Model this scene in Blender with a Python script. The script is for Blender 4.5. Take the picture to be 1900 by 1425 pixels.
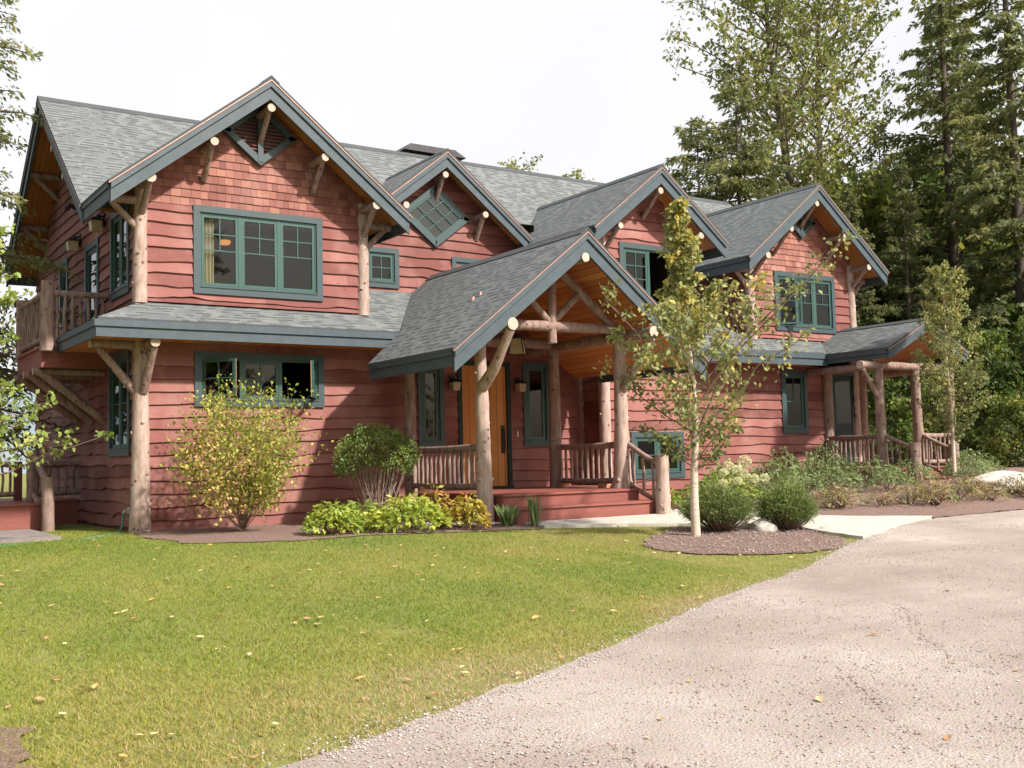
import bpy, math, random
import numpy as np
from mathutils import Vector, Matrix, geometry
R = math.radians
scene = bpy.context.scene
for o in list(bpy.data.objects): bpy.data.objects.remove(o)

# ------------------------------------------------------------------ camera
YAW, PIT, ROL = .5942, .0693, -.0251
cam_d = bpy.data.cameras.new('camera'); cam = bpy.data.objects.new('camera', cam_d)
scene.collection.objects.link(cam); scene.camera = cam
cam_d.sensor_width = 36; cam_d.lens = 2024.24/1900*36; cam_d.clip_start = .1; cam_d.clip_end = 4000
_sy, _cy, _sp, _cp = math.sin(YAW), math.cos(YAW), math.sin(PIT), math.cos(PIT)
_F = Vector((_sy*_cp, _cy*_cp, _sp)); _U = Vector((-_sy*_sp, -_cy*_sp, _cp)); _Rt = Vector((_cy, -_sy, 0))
_c, _s = math.cos(ROL), math.sin(ROL)
_r = _c*_Rt+_s*_U; _u = -_s*_Rt+_c*_U
CAM = Vector((-4.436, -16.3252, .9205))
cam.matrix_world = Matrix(((_r.x, _u.x, -_F.x, CAM.x), (_r.y, _u.y, -_F.y, CAM.y), (_r.z, _u.z, -_F.z, CAM.z), (0, 0, 0, 1)))

# ------------------------------------------------------------------ light
LDIR = Vector((-.37, 1, -.93)).normalized()          # the way the sunlight travels
el = math.asin(-LDIR.z); az = math.atan2(-LDIR.x, -LDIR.y)   # az from +Y towards +X
w = bpy.data.worlds.new('World'); scene.world = w; w.use_nodes = True
nt = w.node_tree; bg = nt.nodes['Background']
sky = nt.nodes.new('ShaderNodeTexSky'); sky.sky_type = 'NISHITA'; sky.sun_disc = False
sky.sun_elevation = el; sky.sun_rotation = az; sky.air_density = 1.2; sky.dust_density = 4
# thin bright overcast veil over the clear sky: white cloud mixed into the sky colour
tc = nt.nodes.new('ShaderNodeTexCoord'); nz = nt.nodes.new('ShaderNodeTexNoise'); nz.inputs['Scale'].default_value = 1.6
nz.inputs['Detail'].default_value = 5
rmp = nt.nodes.new('ShaderNodeMapRange'); rmp.inputs['From Min'].default_value = .3; rmp.inputs['From Max'].default_value = .7
rmp.inputs['To Min'].default_value = .82; rmp.inputs['To Max'].default_value = .96
mx = nt.nodes.new('ShaderNodeMix'); mx.data_type = 'RGBA'
nt.links.new(tc.outputs['Generated'], nz.inputs['Vector']); nt.links.new(nz.outputs['Fac'], rmp.inputs['Value'])
# gradient added: veil thinned towards the unseen south to cut fill on the facade
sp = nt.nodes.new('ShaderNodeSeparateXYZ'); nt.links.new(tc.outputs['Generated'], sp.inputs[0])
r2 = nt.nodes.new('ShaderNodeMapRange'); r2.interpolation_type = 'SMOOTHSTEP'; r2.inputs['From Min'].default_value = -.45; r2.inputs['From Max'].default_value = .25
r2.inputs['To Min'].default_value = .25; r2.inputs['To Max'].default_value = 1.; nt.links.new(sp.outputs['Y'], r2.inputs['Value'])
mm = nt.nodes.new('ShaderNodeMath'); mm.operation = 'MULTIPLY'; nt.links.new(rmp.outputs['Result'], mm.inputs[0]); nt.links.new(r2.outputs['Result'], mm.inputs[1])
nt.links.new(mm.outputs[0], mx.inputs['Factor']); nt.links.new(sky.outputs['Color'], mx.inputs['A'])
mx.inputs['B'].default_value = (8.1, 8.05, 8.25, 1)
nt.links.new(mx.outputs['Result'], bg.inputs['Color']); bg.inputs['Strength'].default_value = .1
sl = bpy.data.lights.new('sun', 'SUN'); sun = bpy.data.objects.new('sun', sl); scene.collection.objects.link(sun)
sl.energy = 4.9; sl.angle = R(2.2); sl.color = (1, .93, .86)
sun.rotation_euler = LDIR.to_track_quat('-Z', 'Y').to_euler(); sun.location = (20, -40, 40)
scene.view_settings.view_transform = 'Standard'; scene.view_settings.look = 'None'
scene.view_settings.exposure = .38; scene.view_settings.gamma = 1
scene.cycles.max_bounces = 8; scene.cycles.transparent_max_bounces = 12
scene.cycles.diffuse_bounces = 2; scene.cycles.glossy_bounces = 3
scene.cycles.sample_clamp_indirect = 4; scene.cycles.caustics_reflective = False; scene.cycles.caustics_refractive = False

# ------------------------------------------------------------------ materials
def lin(r, g, b): return (r, g, b, 1)
class NT:
    def __init__(s, name):
        s.m = bpy.data.materials.new(name); s.m.use_nodes = True; s.t = s.m.node_tree
        s.b = s.t.nodes['Principled BSDF']; s.out = s.t.nodes['Material Output']
    def n(s, ty, **k):
        x = s.t.nodes.new('ShaderNode'+ty)
        for a, v in k.items():
            if a.startswith('i_'):
                key = a[2:].replace('_', ' ')
                x.inputs[key if key in x.inputs else int(key)].default_value = v
            else: setattr(x, a, v)
        return x
    def l(s, a, b): s.t.links.new(a, b)
    def ramp(s, fac, stops):
        r = s.n('ValToRGB'); e = r.color_ramp.elements
        while len(e) < len(stops): e.new(.5)
        for q, (p, c) in zip(e, stops): q.position = p; q.color = c if len(c) == 4 else (*c, 1)
        s.l(fac, r.inputs['Fac']); return r.outputs['Color']
    def noise(s, scale, vec=None, detail=4, rough=.6, stretch=None, coord='Object'):
        if vec is None: vec = s.n('TexCoord').outputs[coord]
        if stretch:
            mp = s.n('Mapping'); mp.inputs['Scale'].default_value = stretch; s.l(vec, mp.inputs['Vector']); vec = mp.outputs['Vector']
        x = s.n('TexNoise', i_Scale=scale, i_Detail=detail, i_Roughness=rough); s.l(vec, x.inputs['Vector']); return x.outputs['Fac']
    def mix(s, a, b, fac, mode='MIX'):
        x = s.n('Mix', data_type='RGBA', blend_type=mode)
        for v, k in ((a, 'A'), (b, 'B'), (fac, 'Factor')):
            if isinstance(v, (tuple, float, int)): x.inputs[k].default_value = v
            else: s.l(v, x.inputs[k])
        return x.outputs['Result']
    def attr(s, name='rnd'):
        return s.n('Attribute', attribute_name=name).outputs['Fac']
    def math(s, op, a, b=0.):
        x = s.n('Math', operation=op)
        for v, k in ((a, 0), (b, 1)):
            if isinstance(v, (float, int)): x.inputs[k].default_value = v
            else: s.l(v, x.inputs[k])
        return x.outputs[0]
    def bump(s, h, st=.3, dist=.01):
        x = s.n('Bump', i_Strength=st, i_Distance=dist); s.l(h, x.inputs['Height']); s.l(x.outputs['Normal'], s.b.inputs['Normal'])
    def col(s, c):
        if isinstance(c, tuple): s.b.inputs['Base Color'].default_value = c
        else: s.l(c, s.b.inputs['Base Color'])
    def rough(s, v, spec=.4): s.b.inputs['Roughness'].default_value = v; s.b.inputs['Specular IOR Level'].default_value = spec
M = {}
def siding_mat(name, dark, base, light, knots=True):
    t = NT(name)
    a = t.attr(); g = t.noise(1, stretch=(3, 3, 40), detail=5)
    c = t.ramp(a, [(0, dark), (.45, base), (1, light)])
    c = t.mix(c, lin(.62, .62, .62), t.math('MULTIPLY', t.math('SUBTRACT', g, .35), .7), 'MULTIPLY')
    pz = t.noise(1.3, detail=3)
    c = t.mix(c, lin(.52, .30, .26), t.math('MULTIPLY', t.math('MAXIMUM', t.math('SUBTRACT', pz, .47), 0.), 1.5))
    dz = t.noise(.55, detail=5); c = t.mix(c, lin(.20, .065, .05), t.math('MULTIPLY', t.math('MAXIMUM', t.math('SUBTRACT', dz, .5), 0.), 1.8))
    gg = t.noise(2.2, stretch=(2, 2, 26), detail=6, rough=.7); c = t.mix(c, lin(.17, .05, .04), t.math('MULTIPLY', t.math('MAXIMUM', t.math('SUBTRACT', gg, .55), 0.), 2.2))
    if knots:
        v = t.n('TexVoronoi', i_Scale=2.6); v.feature = 'F1'
        mp = t.n('Mapping'); mp.inputs['Scale'].default_value = (1, 1, 1.6); t.l(t.n('TexCoord').outputs['Object'], mp.inputs['Vector']); t.l(mp.outputs['Vector'], v.inputs['Vector'])
        k = t.math('LESS_THAN', v.outputs['Distance'], .055)
        c = t.mix(c, lin(.13, .035, .028), t.math('MULTIPLY', k, .65))
    t.col(c); t.rough(.72, .3); t.bump(g, .35, .006); M[name] = t.m
siding_mat('siding', lin(.175, .058, .048), lin(.25, .090, .077), lin(.335, .138, .117))
siding_mat('wall_shingle', lin(.205, .076, .062), lin(.285, .113, .090), lin(.39, .178, .13), False)
def roof_mat():
    t = NT('roof_shingle')
    uv = t.n('UVMap').outputs['UV']
    br = t.n('TexBrick', offset=.37, squash=1.0, i_Scale=1., i_Mortar_Size=.0, i_Bias=0.)
    br.inputs['Brick Width'].default_value = .14; br.inputs['Row Height'].default_value = .112
    br.inputs['Color1'].default_value = lin(.0, .0, .0); br.inputs['Color2'].default_value = lin(1, 1, 1)
    t.l(uv, br.inputs['Vector'])
    base = t.ramp(br.outputs['Color'], [(0, lin(.125, .140, .143)), (.5, lin(.17, .184, .184)), (1, lin(.215, .228, .226))])
    # dark shadow line painted into the colour at each course, longer on raised tabs
    sep = t.n('SeparateXYZ'); t.l(uv, sep.inputs[0])
    fr = t.math('FRACT', t.math('DIVIDE', sep.outputs['Y'], .112))
    br2 = t.n('TexBrick', offset=.5, i_Scale=1., i_Mortar_Size=.0, i_Bias=0.)
    br2.inputs['Brick Width'].default_value = .12; br2.inputs['Row Height'].default_value = .112
    br2.inputs['Color1'].default_value = lin(0, 0, 0); br2.inputs['Color2'].default_value = lin(1, 1, 1)
    t.l(uv, br2.inputs['Vector'])
    w_ = t.math('ADD', t.math('MULTIPLY', t.math('GREATER_THAN', br2.outputs['Color'], .48), .40), .05)
    lip = t.math('LESS_THAN', fr, w_)
    gr = t.noise(220, detail=2); big = t.noise(.8, detail=3)
    c = t.mix(base, lin(.045, .05, .055), t.math('MULTIPLY', lip, .8))
    c = t.mix(c, lin(.28, .30, .29), t.math('MULTIPLY', t.math('GREATER_THAN', gr, .6), .3))
    c = t.mix(c, lin(.19, .21, .20), t.math('MULTIPLY', big, .25))
    t.col(c); t.rough(.9, .25)
    t.bump(t.math('ADD', t.math('MULTIPLY', t.math('SUBTRACT', 1., fr), .6), t.math('MULTIPLY', gr, .3)), .8, .012); M['roof'] = t.m
roof_mat()
def simple(name, c1, c2, scale=6, stretch=None, rough=.6, spec=.4, bump=.2, detail=5, thr=None, metallic=0, dist=.005):
    t = NT(name); g = t.noise(scale, stretch=stretch, detail=detail)
    lo, hi = thr or (.3, .7)
    t.col(t.ramp(g, [(lo, c1), (hi, c2)])); t.rough(rough, spec); t.b.inputs['Metallic'].default_value = metallic
    if bump: t.bump(g, bump, dist)
    M[name] = t.m; return t
simple('trim', lin(.050, .075, .090), lin(.074, .102, .120), 3, (2, 2, 2), .55, .5, .1)
simple('window_trim', lin(.040, .070, .078), lin(.054, .086, .094), 8, (1, 1, 6), .5, .5, .1)
simple('sash', lin(.032, .088, .078), lin(.04, .105, .09), 8, None, .45, .5, .05)
simple('dark_trim', lin(.02, .035, .036), lin(.03, .05, .05), 8, None, .6, .3, .05)
simple('copper', lin(.42, .23, .18), lin(.55, .33, .27), 9, None, .45, .5, .05, metallic=.5)
simple('deck', lin(.235, .075, .058), lin(.31, .105, .085), 3, (1, 12, 12), .6, .4, .15)
simple('log_end', lin(.42, .34, .27), lin(.60, .51, .41), 30, None, .8, .2, .1)
simple('grey_slab', lin(.20, .17, .16), lin(.30, .265, .25), 4, None, .9, .2, .3)
simple('iron', lin(.01, .01, .012), lin(.03, .03, .032), 12, None, .5, .5, .05)
simple('chimney_cap', lin(.035, .032, .035), lin(.065, .06, .064), 5, None, .6, .4, .1)
simple('concrete', lin(.46, .43, .37), lin(.60, .57, .50), 4, None, .9, .2, .15)
simple('rock', lin(.38, .34, .29), lin(.62, .58, .52), 5, None, .9, .2, .5, dist=.03)
simple('curtain', lin(.55, .48, .33), lin(.75, .68, .5), 3, (14, 14, .3), .9, .1, .1)
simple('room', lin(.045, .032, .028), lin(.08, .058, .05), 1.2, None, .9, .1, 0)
simple('hose', lin(.03, .28, .18), lin(.05, .36, .24), 6, None, .4, .5, 0)
simple('plastic_white', lin(.75, .75, .72), lin(.8, .8, .77), 6, None, .4, .5, 0)
simple('raw_wood', lin(.50, .22, .10), lin(.62, .30, .15), 3, (1, 1, 14), .6, .3, .05)
def log_mat(name, c1, c2, c3):
    t = NT(name); g = t.noise(5, stretch=(3, 3, .8), detail=6); f = t.noise(38, detail=3)
    c = t.ramp(g, [(.28, c1), (.5, c2), (.72, c3)])
    v = t.n('TexVoronoi', i_Scale=7.); t.l(t.n('TexCoord').outputs['Object'], v.inputs['Vector'])
    k = t.math('LESS_THAN', v.outputs['Distance'], .17)
    c = t.mix(c, lin(.09, .045, .035), t.math('MULTIPLY', k, .75))
    c = t.mix(c, lin(.62, .47, .38), t.math('MULTIPLY', t.math('GREATER_THAN', f, .62), .3))
    t.col(c); t.rough(.85, .2); t.bump(t.math('ADD', g, t.math('MULTIPLY', f, .4)), .6, .012); M[name] = t.m
log_mat('log', lin(.17, .105, .085), lin(.30, .21, .175), lin(.42, .31, .265))
log_mat('log_pale', lin(.27, .18, .145), lin(.45, .335, .28), lin(.57, .445, .385))
def planks(name, c1, c2, axis, width, gapc):
    t = NT(name); co = t.n('TexCoord').outputs['Object']; sep = t.n('SeparateXYZ'); t.l(co, sep.inputs[0])
    d = t.math('DIVIDE', sep.outputs[axis], width); fr = t.math('FRACT', d); fl = t.math('FLOOR', d)
    wn = t.n('TexWhiteNoise', noise_dimensions='1D'); t.l(fl, wn.inputs['W'])
    st = {'X': (30, 1, 1), 'Y': (1, 30, 1), 'Z': (1, 1, 30)}[axis]
    g = t.noise(1.5, stretch=st, detail=5)
    f = t.math('ADD', t.math('MULTIPLY', wn.outputs['Value'], .65), t.math('MULTIPLY', g, .4))
    c = t.ramp(f, [(.1, c1), (.9, c2)])
    c = t.mix(c, gapc, t.math('LESS_THAN', fr, .07)); t.col(c); t.rough(.5, .4); M[name] = t.m
planks('soffit_x', lin(.42, .155, .045), lin(.66, .30, .10), 'X', .1, lin(.10, .03, .012))
planks('soffit_y', lin(.42, .155, .045), lin(.66, .30, .10), 'Y', .1, lin(.10, .03, .012))
planks('door_wood', lin(.56, .215, .05), lin(.72, .32, .09), 'X', .145, lin(.22, .07, .02))
def glass():
    t = NT('glass'); nd = t.t.nodes; nd.remove(t.b)
    tr = t.n('BsdfTransparent'); tr.inputs[0].default_value = lin(.72, .76, .74)
    gl = t.n('BsdfGlossy', i_Roughness=.02); gl.inputs[0].default_value = lin(.9, .93, .95)
    lw = t.n('LayerWeight', i_Blend=.5); mxx = t.n('MixShader'); fr = t.math('ADD', t.math('MULTIPLY', t.math('POWER', lw.outputs['Facing'], 4.), .8), .05)
    nn = t.noise(1.2, detail=1); bp = t.n('Bump', i_Strength=.08, i_Distance=.02); t.l(nn, bp.inputs['Height']); t.l(bp.outputs['Normal'], gl.inputs['Normal'])
    t.l(fr, mxx.inputs[0]); t.l(tr.outputs[0], mxx.inputs[1]); t.l(gl.outputs[0], mxx.inputs[2])
    t.l(mxx.outputs[0], t.out.inputs['Surface']); M['glass'] = t.m
glass()
def emit(name, c, st):
    t = NT(name); t.b.inputs['Base Color'].default_value = c; t.b.inputs['Emission Color'].default_value = c; t.b.inputs['Emission Strength'].default_value = st; M[name] = t.m
emit('bulb', lin(1, .36, .08), .75)
simple('lamp_glass', lin(.45, .37, .23), lin(.55, .47, .32), 8, None, .4, .4, 0)
def leaf_mat(name, stops, trans=.35, rough=.55):
    t = NT(name); c = t.ramp(t.attr(), stops)
    t.col(c); t.rough(rough, .35)
    tb = t.n('BsdfTranslucent'); c2 = t.mix(c, lin(1, 1, .35), .25, 'MULTIPLY'); t.l(c2, tb.inputs['Color'])
    ms = t.n('MixShader'); ms.inputs[0].default_value = trans
    t.l(t.b.outputs[0], ms.inputs[1]); t.l(tb.outputs[0], ms.inputs[2]); t.l(ms.outputs[0], t.out.inputs['Surface']); M[name] = t.m
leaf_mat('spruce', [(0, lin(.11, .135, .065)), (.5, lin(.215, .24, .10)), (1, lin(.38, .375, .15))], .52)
leaf_mat('poplar', [(0, lin(.16, .20, .065)), (.6, lin(.31, .35, .11)), (1, lin(.48, .46, .15))], .45)
leaf_mat('under', [(0, lin(.06, .10, .03)), (.6, lin(.145, .21, .045)), (1, lin(.36, .37, .07))], .4)
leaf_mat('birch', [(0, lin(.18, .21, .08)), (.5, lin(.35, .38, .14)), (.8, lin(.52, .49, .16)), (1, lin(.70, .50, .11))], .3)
leaf_mat('birch_top', [(0, lin(.13, .14, .04)), (.45, lin(.24, .23, .06)), (.75, lin(.38, .30, .06)), (1, lin(.55, .26, .05))], .3)
leaf_mat('maple_left', [(0, lin(.18, .26, .06)), (.6, lin(.36, .46, .11)), (1, lin(.58, .62, .22))], .45)
leaf_mat('yellow_shrub', [(0, lin(.18, .25, .04)), (.35, lin(.38, .42, .07)), (.75, lin(.60, .54, .14)), (1, lin(.66, .42, .18))], .35)
leaf_mat('topiary', [(0, lin(.09, .15, .035)), (.6, lin(.20, .26, .06)), (1, lin(.36, .38, .11))], .25)
leaf_mat('peony', [(0, lin(.15, .26, .04)), (.45, lin(.38, .46, .07)), (1, lin(.72, .68, .16))], .35)
leaf_mat('peony_gold', [(0, lin(.30, .28, .04)), (.5, lin(.55, .46, .08)), (1, lin(.62, .30, .10))], .35)
leaf_mat('mugo', [(0, lin(.08, .13, .04)), (.6, lin(.19, .26, .07)), (1, lin(.33, .37, .11))], .2)
leaf_mat('hydrangea', [(0, lin(.14, .24, .04)), (.6, lin(.30, .40, .07)), (1, lin(.48, .50, .12))], .35)
leaf_mat('petal', [(0, lin(.70, .72, .42)), (1, lin(.85, .84, .62))], .3)
leaf_mat('perennial', [(0, lin(.13, .19, .07)), (.6, lin(.25, .33, .13)), (1, lin(.42, .46, .20))], .3)
leaf_mat('rusty', [(0, lin(.20, .25, .09)), (.5, lin(.38, .33, .14)), (1, lin(.48, .27, .15))], .3)
leaf_mat('blade', [(0, lin(.13, .22, .025)), (.35, lin(.25, .31, .038)), (.65, lin(.39, .36, .08)), (.85, lin(.46, .35, .15)), (1, lin(.50, .36, .22))], .3)
leaf_mat('dead_leaf', [(0, lin(.55, .08, .05)), (.15, lin(.42, .20, .10)), (.5, lin(.60, .38, .20)), (.8, lin(.65, .45, .12)), (1, lin(.75, .62, .38))], .2)
simple('bark_grey', lin(.07, .055, .045), lin(.16, .13, .11), 12, (1, 1, .3), .9, .2, .5)
simple('bark_birch', lin(.42, .30, .21), lin(.66, .55, .44), 16, (.4, .4, 3), .8, .2, .2, thr=(.35, .5))
simple('twig', lin(.13, .085, .06), lin(.26, .19, .15), 12, None, .9, .2, .1)
simple('twig_pale', lin(.26, .19, .15), lin(.42, .34, .28), 12, None, .9, .2, .1)
simple('water', lin(.10, .13, .15), lin(.12, .15, .17), .5, None, .12, .5, .1)
simple('hill_hazed', lin(.20, .25, .275), lin(.25, .30, .32), .05, None, 1, 0, 0)  # distance haze is put into the hill's blue-grey colour
def ground_mats():
    t = NT('lawn')
    a = t.noise(.45, detail=4); b = t.noise(5, detail=4); f = t.noise(60, detail=3)
    c = t.ramp(b, [(.3, lin(.16, .19, .05)), (.7, lin(.25, .26, .08))])
    c = t.mix(c, lin(.32, .24, .12), t.math('MULTIPLY', t.math('GREATER_THAN', f, .58), .5))
    c = t.mix(c, lin(.28, .22, .10), t.math('MULTIPLY', t.math('MAXIMUM', t.math('SUBTRACT', a, .5), 0.), 3.))
    t.col(c); t.rough(.95, .1); t.bump(f, .7, .02); M['lawn'] = t.m
    t = NT('gravel')
    a = t.noise(.5, detail=5); b = t.noise(70, detail=5, rough=.75); v = t.n('TexVoronoi', i_Scale=55.); t.l(t.n('TexCoord').outputs['Object'], v.inputs['Vector'])
    c = t.ramp(a, [(.3, lin(.35, .285, .245)), (.55, lin(.47, .40, .355)), (.7, lin(.56, .495, .445))])
    s2 = t.noise(1.1, stretch=(.5, 2.6, 1), detail=4)
    c = t.mix(c, lin(.35, .275, .235), t.math('MULTIPLY', t.math('MAXIMUM', t.math('SUBTRACT', s2, .47), 0.), 1.2))
    c = t.mix(c, lin(.26, .195, .17), t.math('MULTIPLY', t.math('GREATER_THAN', t.math('ADD', b, t.math('MULTIPLY', s2, .28)), .72), .36))
    c = t.mix(c, lin(.66, .62, .58), t.math('MULTIPLY', t.math('GREATER_THAN', t.noise(95, detail=2), .66), .5))
    c = t.mix(c, v.outputs['Color'], .10, 'SOFT_LIGHT')
    t.col(c); t.rough(.95, .15); t.bump(t.math('ADD', b, t.math('MULTIPLY', v.outputs['Distance'], .6)), .8, .02); M['gravel'] = t.m
    t = NT('mulch')
    a = t.noise(1.2, detail=4); b = t.noise(45, detail=4, rough=.8)
    c = t.ramp(b, [(.35, lin(.15, .09, .072)), (.5, lin(.29, .19, .16)), (.66, lin(.46, .36, .31))])
    t.col(t.mix(c, lin(.32, .22, .18), t.math('MULTIPLY', a, .4))); t.rough(.95, .1); t.bump(b, 1., .03); M['mulch'] = t.m
ground_mats()
def stone_mat():
    t = NT('stones'); t.col(t.ramp(t.attr(), [(0, lin(.30, .235, .205)), (.5, lin(.41, .345, .305)), (.85, lin(.50, .45, .41)), (1, lin(.70, .68, .65))])); t.rough(.9, .2); M['stones'] = t.m
stone_mat()

# ------------------------------------------------------------------ helpers
COL = scene.collection
def setp(o, label=None, cat=None, group=None, kind=None, category=None):
    cat = cat or category
    for k, v in (('label', label), ('category', cat), ('group', group), ('kind', kind)):
        if v: o[k] = v
    return o
def empty(name, loc=(0, 0, 0), **k):
    o = bpy.data.objects.new(name, None); COL.objects.link(o); o.location = loc; o.empty_display_size = .3
    return setp(o, **k)
def link(name, me, parent=None, **k):
    o = bpy.data.objects.new(name, me); COL.objects.link(o)
    if parent: o.parent = parent
    return setp(o, **k)
class MB:
    """collects faces, then links them as one mesh"""
    def __init__(s): s.v = []; s.f = []; s.m = []; s.uv = []; s.r = []
    def face(s, pts, mi=0, uv=None, rnd=0.):
        i = len(s.v); s.v += [tuple(p) for p in pts]; s.f.append(tuple(range(i, i+len(pts)))); s.m.append(mi)
        s.uv += list(uv) if uv else [(0, 0)]*len(pts); s.r.append(rnd)
    def hexa(s, p, mi=0, rnd=0.):
        for q in ((0, 3, 2, 1), (4, 5, 6, 7), (0, 1, 5, 4), (1, 2, 6, 5), (2, 3, 7, 6), (3, 0, 4, 7)): s.face([p[k] for k in q], mi, rnd=rnd)
    def box(s, a, b, mi=0, rnd=0.):
        x0, y0, z0 = a; x1, y1, z1 = b
        s.hexa([(x0, y0, z0), (x1, y0, z0), (x1, y1, z0), (x0, y1, z0), (x0, y0, z1), (x1, y0, z1), (x1, y1, z1), (x0, y1, z1)], mi, rnd)
    def prism(s, poly, d, mi=0, side=None, uvf=None):
        """poly extruded by vector d"""
        d = Vector(d); P = [Vector(p) for p in poly]; Q = [p+d for p in P]
        s.face(P[::-1], mi); s.face(Q, mi)
        for i in range(len(P)):
            j = (i+1) % len(P); s.face([P[i], P[j], Q[j], Q[i]], mi if side is None else side)
    def tube(s, pts, rad, n=10, mi=0, cap=None, wob=0., seed=0):
        rg = random.Random(seed*7+len(pts)); P = [Vector(p) for p in pts]; rings = []
        for i, p in enumerate(P):
            d = (P[min(i+1, len(P)-1)]-P[max(i-1, 0)]).normalized()
            a = d.orthogonal().normalized() if i == 0 else (A-d*A.dot(d)).normalized()
            A = a; b = d.cross(a); r = rad[i] if isinstance(rad, (list, tuple)) else rad
            rings.append([p+(a*math.cos(t)+b*math.sin(t))*r*(1+wob*rg.uniform(-1, 1)) for t in [2*math.pi*k/n for k in range(n)]])
        i0 = len(s.v)
        for rr in rings: s.v += [tuple(q) for q in rr]
        for i in range(len(P)-1):
            for k in range(n):
                s.f.append((i0+i*n+k, i0+i*n+(k+1) % n, i0+(i+1)*n+(k+1) % n, i0+(i+1)*n+k)); s.m.append(mi); s.uv += [(0, 0)]*4; s.r.append(0)
        cm = mi if cap is None else cap
        s.face(rings[0][::-1], cm); s.face(rings[-1], cm)
    def lathe(s, prof, c, n=12, mi=0):
        rings = [[(c[0]+r*math.cos(2*math.pi*k/n), c[1]+r*math.sin(2*math.pi*k/n), c[2]+z) for k in range(n)] for r, z in prof]
        for a, b in zip(rings, rings[1:]):
            for k in range(n): s.face([a[k], a[(k+1) % n], b[(k+1) % n], b[k]], mi)
    def mesh(s, name, mats, smooth=False):
        me = bpy.data.meshes.new(name); me.from_pydata(s.v, [], s.f)
        for m in mats: me.materials.append(M[m])
        me.polygons.foreach_set('material_index', s.m)
        me.uv_layers.new(name='UVMap').data.foreach_set('uv', [c for u in s.uv for c in u])
        a = me.attributes.new('rnd', 'FLOAT', 'FACE'); a.data.foreach_set('value', s.r)
        if smooth: me.polygons.foreach_set('use_smooth', [len(f) == 4 for f in s.f])
        me.update(); return me
    def build(s, name, mats, parent=None, smooth=False, **k):
        if isinstance(mats, str): mats = [mats]
        return link(name, s.mesh(name, mats, smooth), parent, **k)
def log(name, pts, rad, parent, mat='log', ends=True, n=12, seed=0, knots=0, label=None):
    """a peeled log along a polyline, resampled so that it can be uneven"""
    P = [Vector(p) for p in pts]; rad = rad if isinstance(rad, (list, tuple)) else [rad]*len(P)
    Q, RR = [], []; rg = random.Random(seed*31+5)
    for i in range(len(P)-1):
        m = max(2, int((P[i+1]-P[i]).length/.14))
        for k in range(m):
            t = k/m; Q.append(P[i].lerp(P[i+1], t)); RR.append(rad[i]*(1-t)+rad[i+1]*t)
    Q.append(P[-1]); RR.append(rad[-1]); L = (P[-1]-P[0]).normalized(); a = L.orthogonal().normalized(); b = L.cross(a); ph = rg.uniform(0, 6)
    for i in range(len(Q)):
        t = i*.14; Q[i] = Q[i]+(a*math.sin(t*1.9+ph)+b*math.cos(t*1.3+ph*2))*RR[i]*.08
        RR[i] *= 1+rg.uniform(-.05, .05)
    mb = MB(); mb.tube(Q, RR, n, 0, 1 if ends else 0, .035, seed)
    for k in range(knots):
        i = rg.randrange(1, len(Q)-1); t = rg.uniform(0, 6.28); d = (a*math.cos(t)+b*math.sin(t))
        mb.tube([Q[i]+d*RR[i]*.7, Q[i]+d*RR[i]*1.1, Q[i]+d*RR[i]*1.16], [RR[i]*.3, RR[i]*.22, RR[i]*.12], 7, 0)
    o = mb.build(name, [mat, 'log_end'], parent, smooth=True)
    if label: o['label'] = label
    return o
def copy_tree(o, parent=None):
    c = o.copy(); COL.objects.link(c); c.parent = parent
    for ch in list(o.children): copy_tree(ch, c)
    return c
def g(x, y):
    """ground height: falls gently towards the camera, rises in the bed to the right"""
    t = -(y+3.2); f = -.05*(t if t > 1 else (max(0, t+1)**2/4 if t > -1 else 0))
    sx = min(1, max(0, (x-9.5)/6)); syy = min(1, max(0, (y+6.5)/3.)); sx = sx*sx*(3-2*sx); syy = syy*syy*(3-2*syy)
    lx = min(1, max(0, (9-x)/10)); ly = min(1, max(0, (y-6.5)/9)); f2 = -5*lx*lx*(3-2*lx)*ly*ly*(3-2*ly)
    return max(f, -3)+.3*sx*syy+f2
# ================================================================== THE HOUSE
H = empty('log_trimmed_house', label='large red brown wood sided house with green trimmed gables and log posts', category='house') if False else empty('house', (0, 0, 0))
setp(H, 'large red wood sided lodge house with grey shingle gables, blue green trim and log posts', 'house')
W, OV, ZE, MS = 3.642, .554, 5.064, .785
YE, YR, ZR = 1.049, 4.371, 7.672             # main eave, main ridge
ZP1 = ZE+MS*(W/2+OV)
X3, H3, Z3, Y3 = 5.805, 1.813, 6.70, .845
X4, H4, Z4, Y4 = 9.218, 1.596, 6.357, -1.233
X5, H5 = 14.427, 2.2125; ZP5 = ZE+MS*H5
X2, H2, Z2, Y2 = 5.659, 2.35, 4.373, -3.449
X6, H6, Z6, Y6 = 15.69, 1.322, 3.682, -2.218
YS = 1.245
ZPE, YPE, XPL, YPL, ZWB = 3.05, -.642, -.759, 1.848, 3.391
SP = (ZWB-ZPE)/(-YPE)

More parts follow.
